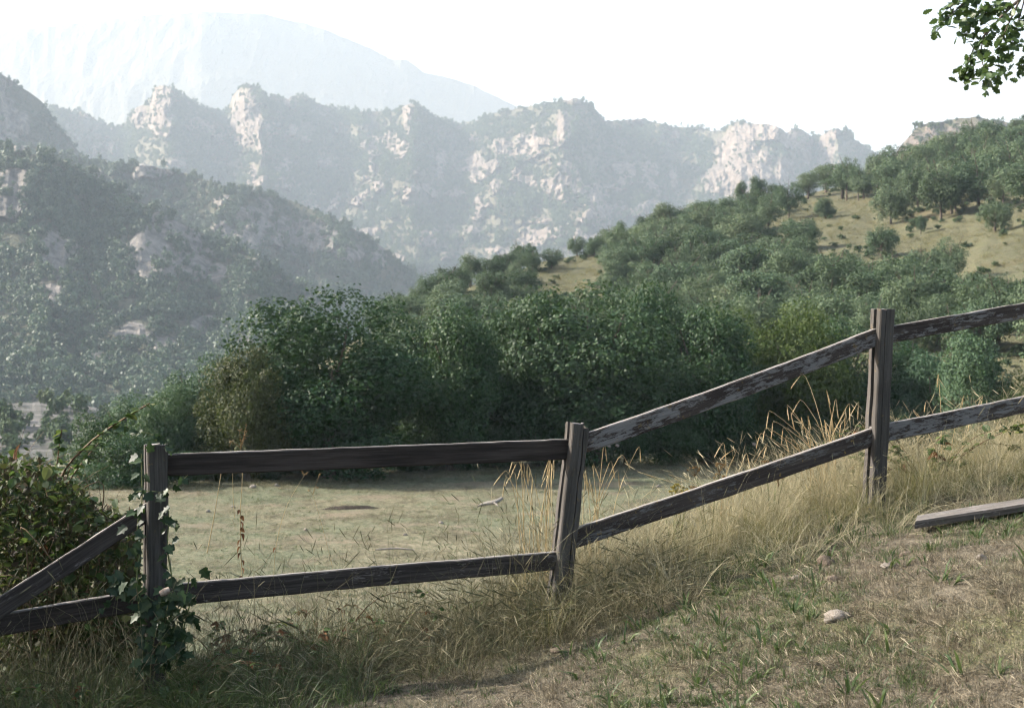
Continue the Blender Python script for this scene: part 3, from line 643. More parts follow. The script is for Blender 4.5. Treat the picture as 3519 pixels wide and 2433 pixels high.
# the hedge of tall trees at the far edge of the meadow
hedge_kinds = []
for i in range(5):
    wd = [6.2, 5.0, 5.6, 4.6, 6.6][i]; h = [8.4, 8.8, 8.0, 7.6, 7.4][i]
    b = balls_for(500 + i, wd, .1, h, 38, .75, 1.6, ['block', 'block', 'round', 'round', 'block'][i])
    hedge_kinds.append((crown('hedge_crown', 520 + i, b, 900, .13, M['hedge'], .86, .2, .13), trunk('hedge_trunk', 540 + i, h, .2, wd * .25, 7, .55), h, wd))
def hedge_d(x): return float(np.interp(x, [300, 500, 1000, 1500, 2300, 3000, 3500], [56, 54, 57.5, 62, 66.5, 69, 70]))
H = [  # x, top y, width px, extra distance, kind, material, label
 (1135, 1018, 470, -1.5, 0, None, 'largest round-headed tree of the hedge, left of centre'),
 (985, 1120, 240, 2.5, 1, 'hedge_mid', 'tree forming the left shoulder of the largest round-headed hedge tree'),
 (1380, 1022, 300, 3.0, 1, 'hedge_mid', 'hedge tree just right of the largest round-headed one'),
 (1545, 1075, 290, -1.0, 2, None, 'lower hedge tree in the dip over the middle of the long top rail'),
 (1725, 1062, 300, 2.8, 0, None, 'dense dark hedge tree above the right half of the long top rail'),
 (1880, 1000, 260, 0.5, 3, 'hedge_mid', 'narrow upright hedge tree straight above the leaning post'),
 (2065, 972, 350, -1.2, 1, 'hedge_mid', 'tallest bright-topped hedge tree right of the leaning post'),
 (2265, 1015, 310, 3.0, 4, None, 'rounded hedge tree next right of the tallest one'),
 (2425, 1075, 270, -0.5, 2, None, 'dark hedge tree above the middle of the sloping rail'),
 (2585, 1065, 270, 4.0, 1, 'hedge_yellow', 'yellowish green tree above the sloping rail, first of two'),
 (2755, 1058, 270, 2.0, 0, 'hedge_yellow', 'yellowish green tree just left of the tall right post'),
 (2900, 1120, 250, 4.0, 2, None, 'dark tree behind the top of the tall right post'),
 (848, 1225, 270, -1.0, 4, 'olive', 'olive-brown bushy tree left of the big hedge trees'),
 (700, 1215, 230, 6.0, 1, 'hedge_pale', 'bluish green tree rising behind the olive-brown bushy tree'),
 (585, 1345, 250, 3.0, 4, 'hedge_pale', 'low pale green tree left of the olive-brown bushy tree'),
 (450, 1375, 240, 8.0, 2, 'hedge_pale', 'low pale green tree above the leftmost post'),
 (330, 1440, 220, 5.0, 4, None, 'dark low tree behind the bramble canes'),
 (420, 1500, 250, -2.5, 2, None, 'dark bushy tree just behind the leftmost post'),
 (3345, 1150, 200, -4.0, 3, 'hedge_pale', 'light green slender tree at the right edge under the top rail'),
 (3480, 1270, 180, -5.0, 1, 'hedge_yellow', 'yellow green tree cut by the right picture edge'),
 (3200, 1240, 260, 2.0, 4, 'hedge_pale', 'grey-green bushy tree between the two right-hand rails'),
 (3080, 1190, 240, 5.0, 2, None, 'dark tree just right of the tall post, between its rails'),
]
for (x, top, wd, ex, k, mt, lab) in H:
    d = hedge_d(x) + ex; X0 = (x - CX) / F * d; zt = CZ - (top - HY) / F * d; zb = float(meadow_z(X0, d)) - .15
    if x < 500: zb -= 1.5
    plant('hedge_tree', lab, 'tree', hedge_kinds[k], (X0, d, zb), (zt - zb) * 1.10, wd / F * d * 1.27, rt.uniform(0, 6.28), None, M[mt] if mt else None)
# low dark bushes that close the foot of the hedge
foot_top = 45
foot = [(640, 1520, 200), (760, 1500, 220), (930, 1440, 240), (1080, 1430, 230), (1230, 1420, 240), (1400, 1400, 230), (1560, 1400, 230), (1700, 1390, 230), (1850, 1380, 220), (2000, 1370, 230), (2150, 1380, 230), (2300, 1380, 230), (2450, 1380, 230), (2600, 1380, 230), (2760, 1370, 230), (2920, 1370, 230), (3080, 1370, 230), (3240, 1370, 230), (3400, 1370, 230)]
def bush_label(x):
    same = [q for q, _, _ in foot if where(q) == where(x)]
    return 'dark leafy bush at the hedge foot, ' + where(x) + ('' if len(same) == 1 else (', left of two', ', right of two')[same.index(x)] if len(same) == 2 else (', first of three', ', middle of three', ', last of three')[same.index(x)])
for (x, top, wd) in foot:
    d = hedge_d(x) - .6 + rt.uniform(-.8, .8); X0 = (x - CX) / F * d; zt = CZ - (top + foot_top + rt.uniform(-30, 30) - HY) / F * d; zb = float(meadow_z(X0, d)) - .1
    plant('hedge_bush', bush_label(x), 'bush', hedge_kinds[rt.choice([0, 2, 4])], (X0, d, zb), zt - zb, wd / F * d, rt.uniform(0, 6.28), 'bushes along the foot of the hedge')

# ------------------------------------------------------------------ the fence
ANG = math.atan(.36)
posts_at = [(-1.63, 6.07), (.27, 6.75), (2.02, 7.38), (3.16, 7.79), (-2.32, 5.82)]
fence = thing('wooden_fence', 'weathered post and rail fence with slotted posts, peeling paint on its right rails', 'fence', (0, 6.65, 0))
FO = np.array((0, 6.65, 0.0))
def post_mesh(name, h, wd, dp, seed, crack=None, step=0.0, below=.35):
    """H section: two flanges joined by a web, grooves left and right for the rails; grown upward with worn edges"""
    r = np.random.default_rng(seed); w2, d2 = wd / 2, dp / 2; fl = dp * .36; wb = wd * .27
    front = [(-w2 + .006, -d2), (-w2 * .3, -d2 - .001)]
    if crack is not None: front += [(crack - .003, -d2), (crack, -d2 + .022), (crack + .003, -d2)]
    front += [(w2 - .006, -d2)]
    prof = front + [(w2, -d2 + .006), (w2, -d2 + fl), (wb, -d2 + fl + .004), (wb, d2 - fl - .004), (w2, d2 - fl), (w2, d2 - .006), (w2 - .006, d2), (-w2 + .006, d2), (-w2, d2 - .006), (-w2, d2 - fl), (-wb, d2 - fl - .004), (-wb, -d2 + fl + .004), (-w2, -d2 + fl), (-w2, -d2 + .006)]
    n = len(prof); rows = 34; zs = np.concatenate([np.linspace(-below, h - .02, rows - 2), [h - .006, h]])
    V = []
    for i, z in enumerate(zs):
        for (x, y) in prof:
            s = 1 - (.03 if i == rows - 1 else 0)
            wx = .0035 * (vnoise(z * 9, x * 40, seed) - .5) * 2; wy = .003 * (vnoise(z * 9 + 50, y * 40, seed + 1) - .5) * 2
            zz = z
            if i >= rows - 2:
                zz += .010 * (vnoise(x * 60, y * 60, seed + 2) - .5)
                if step and y < -d2 + fl + .002 and crack is not None and x > crack - .002: zz -= step
            V.append((x * s + wx, y * s + wy, zz))
    q = [(i * n + j, i * n + (j + 1) % n, (i + 1) * n + (j + 1) % n, (i + 1) * n + j) for i in range(rows - 1) for j in range(n)]
    me = bpy.data.meshes.new(name)
    me.from_pydata(V, [], q + [tuple((rows - 1) * n + j for j in range(n))]); me.materials.append(M['post']); me.update()
    return me
ptop = [(537, 1528), (1985, 1450), (3033, 1062), (3632, 975), (-75, 1690)]
pbase = [(528, 2400), (1913, 2110), (3000, 1775), (3626, 1640), (-72, 2450)]
plab = ['grey post wound with ivy', 'leaning post with a cracked top', 'tall post with a splintered foot', 'post beyond the right edge', 'post beyond the left edge']
for i, (px, py) in enumerate(posts_at):
    zt = CZ - (ptop[i][1] - HY) / F * py; zb = CZ - (pbase[i][1] - HY) / F * py
    xt = (ptop[i][0] - CX) / F * py; xb = (pbase[i][0] - CX) / F * py
    h = zt - zb
    me = post_mesh('post', h, .092, .10, 11 + i, crack=[None, .018, -.012, None, None][i], step=[0, .022, 0, 0, 0][i], below=.55 if i in (0, 4) else .3)
    o = obj('post', me, fence, (xb, py - FO[1], zb), (0, 0, 0), label=plab[i])
    o.rotation_euler = (Matrix.Rotation(math.atan2(xt - xb, h), 4, 'Y') @ Matrix.Rotation(ANG + [.12, .02, 0, 0, 0][i], 4, 'Z')).to_euler()
    posts_at[i] = (xb, py, zb, xt, zt)
# splinter at the foot of the tall post
mb = MB(); mb.add([(-.012, -.06, 0), (.016, -.064, 0), (.012, -.064, .2), (-.004, -.062, .27), (-.012, -.048, 0), (.016, -.05, 0), (.012, -.05, .2), (-.004, -.05, .27)], None, [(0, 1, 2, 3), (5, 4, 7, 6), (1, 5, 6, 2), (4, 0, 3, 7)])
sp = obj('splinter', mb.mesh('splinter', M['board']), fence, (posts_at[2][0] - .012, posts_at[2][1] - FO[1], posts_at[2][2] + .02), (0, 0, ANG))

def on_plane(px, py, off=0.0):
    """photo point to the fence's vertical plane y = 6.655 + .36 x (+off metres behind)"""
    k = (px - CX) / F; d = (6.655 + off) / (1 - .36 * k)
    return P(px, py, d)
def rail(label, l_top, l_bot, r_top, r_bot, mat, seed, sag=0.0, ext=(.03, .03), th=.034, rag=.002):
    """a board between two photo edges, 34 mm thick, in the fence's plane"""
    lt, lb, rt_, rb = [on_plane(*q) for q in (l_top, l_bot, r_top, r_bot)]
    A = (lt + lb) / 2; B = (rt_ + rb) / 2; hl = abs(lt[2] - lb[2]); hr = abs(rt_[2] - rb[2])
    ax = B - A; L = np.linalg.norm(ax); ax /= L
    hl *= math.hypot(ax[0], ax[1]); hr *= math.hypot(ax[0], ax[1])          # seen height is along the vertical: make it the board's width
    A = A - ax * ext[0]; B = B + ax * ext[1]; L += sum(ext)
    n = 44; cs = []
    r = .005
    prof = lambda h: [(-th / 2 + r, -h / 2), (th / 2 - r, -h / 2), (th / 2, -h / 2 + r), (th / 2, -h * .12), (th / 2, h * .2), (th / 2, h / 2 - r), (th / 2 - r, h / 2), (0, h / 2), (-th / 2 + r, h / 2), (-th / 2, h / 2 - r), (-th / 2, h * .2), (-th / 2, -h * .12), (-th / 2, -h / 2 + r)]
    V = []
    for i in range(n):
        t = i / (n - 1); x = (t - .5) * L; h = hl + (hr - hl) * t
        k = 1 - (.05 if i in (0, n - 1) else 0)
        for (y, z) in prof(h):
            V.append((x, y * k + rag * .6 * (vnoise(x * 7, z * 30, seed) - .5) + .02 * (vnoise(x * 1.1, 0, seed + 9) - .5) * 4 * t * (1 - t), z * k - sag * 4 * t * (1 - t) + rag * 2.2 * (vnoise(x * 11, y * 40 + (z > 0) * 9, seed + 3) - .5)))
    m_ = len(prof(.1))
    q = [(i * m_ + j, (i + 1) * m_ + j, (i + 1) * m_ + (j + 1) % m_, i * m_ + (j + 1) % m_) for i in range(n - 1) for j in range(m_)]
    me = bpy.data.meshes.new('rail'); me.from_pydata(V, [], q + [tuple(range(m_)), tuple((n - 1) * m_ + j for j in reversed(range(m_)))])
    me.materials.append(mat); me.update()
    c = (A + B) / 2 - FO
    y_ax = np.cross([0, 0, 1.], ax); y_ax /= np.linalg.norm(y_ax); z_ax = np.cross(ax, y_ax)
    mt = Matrix(((ax[0], y_ax[0], z_ax[0]), (ax[1], y_ax[1], z_ax[1]), (ax[2], y_ax[2], z_ax[2])))
    return obj('rail', me, fence, c, mt.to_euler(), label=label)
# photo corners: upper left, lower left, upper right, lower right
rail('long dark top rail', (560, 1560), (560, 1636), (1965, 1508), (1965, 1578), M['rail_dark'], 1)
rail('long dark lower rail with pale streaks', (560, 2008), (560, 2082), (1910, 1893), (1910, 1956), M['rail_streak'], 2)
rail('steep top rail with peeling pale paint', (1990, 1494), (1990, 1563), (3010, 1126), (3010, 1189), M['rail_paint'], 3, sag=.012)
rail('steep lower rail, worn dark with lichen', (1955, 1820), (1955, 1889), (2990, 1472), (2990, 1534), M['rail_half'], 4, sag=.006)
rail('rising top rail with flaking paint', (3025, 1127), (3025, 1184), (3600, 1026), (3600, 1080), M['rail_paint'], 5)
rail('rising lower rail with flaking paint', (3010, 1462), (3010, 1525), (3600, 1345), (3600, 1402), M['rail_paint'], 6)
rail('fallen top rail sloping down to the left', (-60, 2085), (-60, 2168), (510, 1722), (510, 1790), M['rail_streak'], 7)
rail('low rail at the far left', (-60, 2118), (-60, 2195), (510, 2022), (510, 2092), M['rail_dark'], 8)

def ground_hit(px, py, dmin=2.5, dmax=14):
    ds = np.linspace(dmin, dmax, 500); q = np.array([P(px, py, d) for d in ds])
    z = bank_z(q[:, 0], q[:, 1]); k = np.argmax(q[:, 2] < z)
    return np.array((q[k, 0], q[k, 1], z[k]))

# fallen board on the ground at the right
a = ground_hit(3150, 1830); b = ground_hit(3640, 1752); a[2] += .05; b[2] += .05
mb = MB(); L = np.linalg.norm(b - a); n = 16; W2 = .068; T2 = .018
prof = [(-W2, -T2), (W2, -T2), (W2 + .002, T2 * .4), (W2 - .004, T2), (-W2 + .004, T2), (-W2 - .002, T2 * .4)]
V = []
for i in range(n):
    x = (i / (n - 1) - .5) * L
    for jj, (y, z) in enumerate(prof):
        xo = (.035 * (y / W2) if i == 0 else 0) + (.02 * (vnoise(y * 50, z * 90, 4) - .5) if i == 0 else 0)
        V.append((x + xo, y + .003 * (vnoise(x * 6, z * 40, 5) - .5), z + .004 * (vnoise(x * 7, y * 20, 6) - .5)))
k = len(prof)
me = bpy.data.meshes.new('fallen_board'); me.from_pydata(V, [], [(i * k + j, (i + 1) * k + j, (i + 1) * k + (j + 1) % k, i * k + (j + 1) % k) for i in range(n - 1) for j in range(k)] + [tuple(range(k)), tuple((n - 1) * k + j for j in reversed(range(k)))])
me.materials.append(M['board']); me.update()
ax = (b - a) / L
obj('fallen_board', me, None, (a + b) / 2, (R(3), -math.asin(ax[2]), math.atan2(ax[1], ax[0])), label='grey weathered board lying in the grass at the right edge', category='board')

# ------------------------------------------------------------------ stones
def stone_mesh(seed, flat=.6):
    r = np.random.default_rng(seed); nu, nv_ = 14, 9; V = [(0, 0, -flat)]
    for i in range(1, nv_):
        ph = math.pi * i / nv_ - math.pi / 2
        for j in range(nu):
            th = 2 * math.pi * j / nu; c = np.array((math.cos(ph) * math.cos(th), math.cos(ph) * math.sin(th), math.sin(ph)))
            k = 1 + .6 * (vnoise(c[0] * 1.6 + 9, c[1] * 1.6 + c[2] * 1.3, seed) - .5) + .28 * (vnoise(c[0] * 4, c[1] * 4 + c[2] * 4, seed + 1) - .5)
            V.append(tuple(c * k * [1, .75, flat]))
    V.append((0, 0, flat)); top = len(V) - 1
    fs = [(0, 1 + (j + 1) % nu, 1 + j) for j in range(nu)]
    for i in range(nv_ - 2):
        for j in range(nu): fs.append((1 + i * nu + j, 1 + i * nu + (j + 1) % nu, 1 + (i + 1) * nu + (j + 1) % nu, 1 + (i + 1) * nu + j))
    b = 1 + (nv_ - 2) * nu
    fs += [(b + j, b + (j + 1) % nu, top) for j in range(nu)]
    me = bpy.data.meshes.new('stone'); me.from_pydata(V, [], fs); me.polygons.foreach_set('use_smooth', [True] * len(fs)); me.update()
    return me
stone_kinds = [stone_mesh(700 + i, [.5, .65, .42, .6][i]) for i in range(4)]
near_stones = [(2880, 2130, 40, 0, 'stone', 'long pale stone lying in the dry lawn at lower right'),
 (2842, 1938, 26, 1, 'stone2', 'round brown stone below the tall post, half sunk'),
 (2738, 1990, 24, 2, 'stone', 'flat grey stone left of the sandy clod'),
 (2858, 1998, 30, 2, 'stone2', 'flat sandy clod between two grey stones'),
 (3052, 1950, 22, 0, 'stone', 'pale stone with a dark top right of the brown stone'),
 (3112, 1908, 24, 2, 'stone2', 'flat dull stone under the green tufts'),
 (3375, 1922, 15, 1, 'stone', 'small pale stone near the right edge'),
 (1915, 2240, 26, 2, 'stone2', 'half-buried clod in front of the leaning post')]
for (x, y, rp, k, mt, lab) in near_stones:
    g = ground_hit(x, y); s = rp / F * g[1]
    me = stone_kinds[k].copy(); me.materials.append(M[mt])
    obj('stone', me, None, (g[0], g[1], g[2] + s * .12), (rt.uniform(-.15, .15), rt.uniform(-.15, .15), rt.uniform(-.5, .5)), s * 1.15, label=lab, category='stone')
def meadow_hit(px, py):
    px = np.asarray(px, float); py = np.asarray(py, float)
    d = (CZ - MZ) * F / (py - HY); X0 = (px - CX) / F * d
    d = (CZ - meadow_z(X0, d)) * F / (py - HY); X0 = (px - CX) / F * d
    return np.stack([X0, d, meadow_z(X0, d)], -1)
far_stones = [(868, 1677, 10, 'pale stone at the hedge foot nearest the ivy-clad post'), (953, 1672, 9, 'grey stone at the hedge foot right of the palest one'), (1172, 1643, 6, 'small pale stone below the hedge, under the long top rail'),
 (1452, 1617, 6, 'left one of two small round stones side by side under the long top rail'), (1480, 1616, 6, 'right one of two small round stones side by side under the long top rail'), (800, 1742, 9, 'pale stone on the meadow beside the thin yellow stalks'),
 (715, 1760, 9, 'pale stone on the meadow just right of the ivy-clad post'), (1515, 1797, 9, 'pale stone on the meadow left of the leaning post, below the bleached branch'), (1390, 1840, 9, 'flat pale stone on the meadow above the thin stick'),
 (1050, 1823, 8, 'pale flat stone in the middle of the meadow above the long lower rail'), (2262, 1675, 7, 'small stone on the meadow seen between the two steep rails')]
for (x, y, rp, lab) in far_stones:
    g = meadow_hit(x, y); s = rp / F * g[1]
    me = stone_kinds[(x + y) % 4].copy(); me.materials.append(M['stone'])
    obj('field_stone', me, None, (g[0], g[1], g[2] + s * .3), (0, 0, rt.uniform(0, 6)), s * 1.15, label=lab, category='stone', group='pale stones on the meadow')
for (x, y, lab) in ((2593, 1526, 'white stone under the dark hedge between the two steep rails'), (2122, 1531, 'white stone under the hedge right of the leaning post'), (2093, 1533, 'white stone nearest the leaning post under the hedge')):
    d = hedge_d(x) - 4.5; q = P(x, y, d); s = 7 / F * d
    me = stone_kinds[1].copy(); me.materials.append(M['stone'])
    z = float(meadow_z(q[0], d))
    mb = MB()
    obj('field_stone', me, None, (q[0], d, max(z + s * .3, q[2])), (0, 0, 0), (s, s, s), label=lab, category='stone', group='pale stones on the meadow')
# dark uneven patch of ground, and a bleached branch on the meadow
g = meadow_hit(1200, 1747); mb = MB(); n = 26
V = [(0, 0, .10)]
for ring, (rr, zz) in enumerate(((.55, .07), (1.0, -.03))):
    for j in range(n):
        th = 2 * math.pi * j / n; k = rr * (1 + .45 * (vnoise(math.cos(th) * 2 + 5, math.sin(th) * 2, 8 + ring) - .5))
        V.append((1.0 * k * math.cos(th), .42 * k * math.sin(th) + .35 * k * math.cos(th), zz + .05 * (vnoise(th * 3, rr, 3) - .5)))
mb.add(V, [(0, 1 + j, 1 + (j + 1) % n) for j in range(n)], [(1 + j, 1 + n + j, 1 + n + (j + 1) % n, 1 + (j + 1) % n) for j in range(n)])
obj('dark_patch', mb.mesh('dark_patch', M['patch_ground'], True), None, g, label='dark patch in the middle of the dry meadow', category='soil patch')
g = meadow_hit(1685, 1742); mb = MB()
tube(mb, curve([(-.42, 0, .03), (-.15, .1, .10), (.2, .02, .17), (.42, .12, .30)], 9), [.03, .07, .085, .05], 7)
tube(mb, curve([(.1, .03, .15), (.2, -.12, .12), (.28, -.25, .03)], 5), [.04, .03, .015], 5)
obj('bleached_branch', mb.mesh('bleached_branch', M['log'], True), None, g, label='short bleached branch lying on the meadow left of the leaning post', category='branch')
g = meadow_hit(1360, 1890); mb = MB()
tube(mb, curve([(-.55, 0, .02), (0, .05, .05), (.5, -.03, .02)], 7), [.02, .03, .015], 5)
obj('fallen_stick', mb.mesh('fallen_stick', M['log'], True), None, g, label='thin straight stick on the meadow seen above the long lower rail', category='stick')

# ------------------------------------------------------------------ grasses
def tuft(name, seed, n, h, spread, lean, wd, mat, bend=.5, heads=0, headmat=None, wiry=False):
    r = np.random.default_rng(seed); mb = MB()
    for i in range(n):
        a = r.random() * 6.283; q = spread * math.sqrt(r.random()); b0 = np.array((q * math.cos(a), q * math.sin(a), -.01))
        az = a + r.normal(0, .9); ln = abs(r.normal(lean, lean * .5)); L = h * (.45 + .65 * r.random())
        dirh = np.array((math.cos(az), math.sin(az), 0)); pts = [b0]; ang = ln
        seg = 4 if h > .2 else 3
        for k in range(seg):
            pts.append(pts[-1] + (dirh * math.sin(ang) + np.array((0, 0, math.cos(ang)))) * L / seg); ang += bend * (.4 + r.random()) * (1.0 if k else .5)
        pts = np.array(pts); side = np.array((-dirh[1], dirh[0], 0)) * math.cos(r.random() * 3) + np.array((0, 0, .3)); side /= np.linalg.norm(side)
        wv = wd * (.6 + .7 * r.random()) * np.array([1, 1, .85, .55, .1][:seg] + [.08])
        V = np.concatenate([pts - side * wv[:, None] / 2, pts + side * wv[:, None] / 2]); m_ = seg + 1
        mb.add(V, None, [(k, k + 1, m_ + k + 1, m_ + k) for k in range(seg)])
        if heads and r.random() < heads:
            d_ = pts[-1] - pts[-2]; d_ /= np.linalg.norm(d_)
            hl = .035 + .05 * r.random(); tube(mb, [pts[-1] - d_ * .01, pts[-1] + d_ * hl * .3, pts[-1] + d_ * hl * .7, pts[-1] + d_ * hl], [.0009, .0022, .0019, .0005], 4)
    return mb.mesh(name, mat)
short_dry = [tuft('dry_tuft', 800 + i, 34, .038, .05, .95, .0019, M['litter'], .35) for i in range(4)]
flat_dry = [tuft('litter_tuft', 810 + i, 40, .055, .075, 1.42, .0019, M['litter'], .08) for i in range(4)]
short_green = [tuft('green_tuft', 820 + i, 24, .045, .028, .5, .0024, M['green'], .4) for i in range(4)]
mid_dry = [tuft('mid_dry_tuft', 830 + i, 34, .25, .07, .6, .0020, M['rank'], .42, .08) for i in range(3)]
tall_dry = [tuft('tall_dry_tuft', 840 + i, 46, .60, .08, .30, .0019, M['straw'], .30, .2) for i in range(4)]
fallen_dry = [tuft('lodged_tuft', 850 + i, 44, .42, .08, 1.0, .0019, M['straw'], .30, .05) for i in range(3)]
tall_mix = [tuft('tall_mixed_tuft', 860 + i, 42, .42, .08, .38, .0020, M['straw_green'], .36, .1) for i in range(3)]
broad_green = [tuft('broad_green_tuft', 870 + i, 9, .13, .02, .45, .011, M['green'], .45) for i in range(3)]

def lay(name, n, xr, yr, dens, protos, smin, smax, seed, label, tilt=.12, cat='grass', zoff=0, vert=(.8, 1.2)):
    r = np.random.default_rng(seed)
    x = r.uniform(*xr, n); y = r.uniform(*yr, n); keep = r.random(n) < dens(x, y); x, y = x[keep], y[keep]
    z = bank_z(x, y) + zoff; k = len(x); s = r.uniform(smin, smax, k)
    return scatter(name, np.stack([x, y, z], -1), np.stack([s, s, s * r.uniform(*vert, k)], -1), np.stack([r.normal(0, tilt, k), r.normal(0, tilt, k), r.random(k) * 6.28], -1), r.integers(0, len(protos), k), protos, label, cat)
S = lambda x, y: y - fence_y(x)
vis = lambda x, y: (np.abs(x) < y * .44 + .6) * 1.0
gpatch = lambda x, y: sm(.5, .62, fbm(x * 1.7 + 3, y * 1.7, 61, 3))
lay('dry_litter', 46000, (-4.2, 4.6), (3.3, 8.6), lambda x, y: vis(x, y) * (S(x, y) < .5) * (.4 + .6 * sm(6.5, 4, y)) * (.4 + .6 * sm(.34, .5, fbm(x * 3.1, y * 3.1, 64, 3))), flat_dry, .6, 1.25, 901, 'mat of dry straw litter on the bank in the foreground', .1)
lay('short_dry_grass', 32000, (-4.2, 4.6), (3.3, 8.6), lambda x, y: vis(x, y) * (S(x, y) < .6) * (.9 - .5 * gpatch(x, y)), short_dry, .5, 1.1, 902, 'short dry grass covering the bank in the foreground')
lay('short_green_grass', 21000, (-4.2, 4.6), (3.3, 8.6), lambda x, y: vis(x, y) * (S(x, y) < .4) * np.clip(.12 + .85 * gpatch(x, y) + .35 * sm(.4, -1.4, x), 0, 1), short_green, .6, 1.35, 903, 'patches of short green grass among the dry lawn')
lay('broad_green_grass', 2000, (-4.2, 4.6), (3.4, 7.6), lambda x, y: vis(x, y) * (S(x, y) < -.1) * np.clip(.1 + .6 * gpatch(x, y), 0, 1), broad_green, .5, 1.1, 904, 'broad-bladed green tufts dotted over the lawn')
lay('rank_grass', 6400, (-4.2, .9), (4.6, 7.6), lambda x, y: vis(x, y) * sm(-.75, -.2, S(x, y)) * (S(x, y) < .7) * (.25 + .55 * sm(-1.3, .0, x)), mid_dry, .6, 1.35, 905, 'rank half-dry grass under the long lower rail')
right = lambda x, y: sm(.0, .55, x)
lay('tall_dry_grass', 4000, (-.2, 5.0), (5.8, 10.0), lambda x, y: vis(x, y) * right(x, y) * sm(-.12, .2, S(x, y)) * (S(x, y) < 1.0) * (.6 - .25 * sm(2.0, 2.5, x)), tall_dry, .5, .95, 906, 'tall pale dry grass standing along the fence on the right')
lay('tall_mixed_grass', 1500, (-.4, 5.0), (5.8, 10.0), lambda x, y: vis(x, y) * sm(-.4, .3, x) * sm(-.5, 0, S(x, y)) * (S(x, y) < 1.0) * .8, tall_mix, .45, .9, 907, 'green-tinged grass mixed into the tall dry grass')
lay('lodged_grass', 800, (.1, 4.6), (5.5, 9.0), lambda x, y: vis(x, y) * right(x, y) * sm(-.75, -.45, S(x, y)) * (S(x, y) < .3), fallen_dry, .55, 1.0, 908, 'flattened dry grass lying at the front of the tall grass', .25)
shade = [tuft('shade_tuft', 890 + i, 26, .34, .08, .5, .0032, M['green'], .42, 0) for i in range(3)]
lay('shade_grass', 5200, (-4.2, .1), (4.6, 7.4), lambda x, y: vis(x, y) * sm(-.9, -.4, S(x, y)) * (S(x, y) < .7) * sm(-.3, -1.5, x) * .5, shade, .45, 1.1, 910, 'dark green rank grass around the foot of the ivy-clad post')
dead_weed = [tuft('dead_weed_tuft', 880 + i, 9, .75, .07, .28, .0026, M['rank'], .22, .35) for i in range(3)]
lay('dead_weeds', 1500, (-2.6, .5), (5.4, 7.6), lambda x, y: vis(x, y) * sm(-.35, 0, S(x, y)) * (S(x, y) < .8) * .5, dead_weed, .5, 1.0, 909, 'thin dead weed stems along the long lower rail', .2)
s = r_hill = np.random.default_rng(66).uniform(1.2, 4.2, len(hill_pts)); k = np.random.default_rng(67).integers(0, 6, len(hill_pts))
scatter('hillside_grass', hill_pts, np.stack([s, s, s * .55], -1), np.stack([s * 0, s * 0, s * 40], -1), k, mid_dry + tall_mix, 'coarse dry grass tussocks over the hillside clearings', 'grass')
# the meadow's thin tussocks
r = np.random.default_rng(55); n = 12000
px = r.uniform(100, 3400, n); py = 1590 + 620 * r.random(n) ** 1.4
q = meadow_hit(px, py); s = r.uniform(.9, 3.2, n); pk = r.integers(0, 11, n); s = np.where(pk > 7, s * .4, s)
scatter('meadow_grass', q, np.stack([s * 1.5, s * 1.5, s * .8], -1), np.stack([s * 0, s * 0, r.random(n) * 6.28], -1), pk, short_dry + short_green + mid_dry, 'thin cropped tussocks over the dry meadow', 'grass')

n = 1300; px = r.uniform(150, 3300, n); dd = np.array([hedge_d(a) for a in px]) - np.abs(r.normal(0, 1.6, n)) - 2.2; gx_ = (px - CX) / F * dd; s = r.uniform(.7, 2.0, n)
scatter('hedge_foot_grass', np.stack([gx_, dd, meadow_z(gx_, dd)], -1), np.stack([s, s, s * .8], -1), np.stack([s * 0, s * 0, r.random(n) * 6.28], -1), r.integers(0, 3, n), mid_dry, 'rank grass along the far edge of the meadow at the foot of the hedge', 'grass')
# ------------------------------------------------------------------ grass stalks with seed heads that stand out one by one
def seed_stalk(mb, pts, r0=.0016, head=.10, hr=.0055, knots=0, rs=None):
    c = curve(pts, 10); tube(mb, c, [r0 * 1.3, r0, r0 * .7], 5)
    rs = rs or random
    d = c[-1] - c[-2]; d /= np.linalg.norm(d); hp = [c[-1]]
    for i in range(6): hp.append(hp[-1] + (d + np.array((rs.uniform(-.08, .08), rs.uniform(-.08, .08), -.05 * i))) * head / 6)
    radii = [hr * .25, hr * .9, hr * .6, hr, hr * .65, hr * .8, hr * .15]
    hm_ = MB(); tube(hm_, hp, radii, 6); return hm_
def clump_of_stalks(label, base_px, d, tips, group=None, head=.07, hr=.0038):
    base = P(base_px[0], base_px[1], d); o = thing('grass_clump', label, 'grass', base, group=group)
    rs = random.Random(int(base_px[0]))
    for (tx, ty, curl) in tips:
        dd = d + rs.uniform(-.15, .15); tip = P(tx, ty, dd) - base
        b = np.array((rs.uniform(-.08, .08), rs.uniform(-.06, .06), -.15))
        mid = b * .45 + tip * .55 + np.array((-(tip[0] - b[0]) * .18, 0, .05)); 
        end = tip + np.array((0, 0, -.0))
        mb = MB(); hd = seed_stalk(mb, [b, mid, end - np.array((curl * .03, 0, -.012)), end], .0017, head * rs.uniform(.7, 1.2), hr, rs=rs)
        st = obj('stalk', mb.mesh('stalk', M['stalk'], True), o); obj('seed_head', hd.mesh('seed_head', M['stalk'], True), st)
clump_of_stalks('seeding grass stalks left of the tall right post, against the dark hedge', (2830, 1640), 7.75,
    [(2640, 1425, -1), (2655, 1460, -1), (2610, 1500, -1), (2628, 1480, -1), (2706, 1405, -.4), (2720, 1430, -.3), (2755, 1445, 0), (2845, 1355, .2), (2875, 1385, .3), (2835, 1455, 0), (2780, 1440, .2), (2920, 1400, .4), (2905, 1430, .3), (2950, 1395, .3), (2690, 1480, -.5), (2700, 1510, -.4), (2860, 1440, .1), (2890, 1455, .2)])
clump_of_stalks('two very tall arching grass stalks above the steep lower rail', (2830, 1600), 7.7, [(2742, 1302, -1.5), (2740, 1388, -1.2)], head=.06)
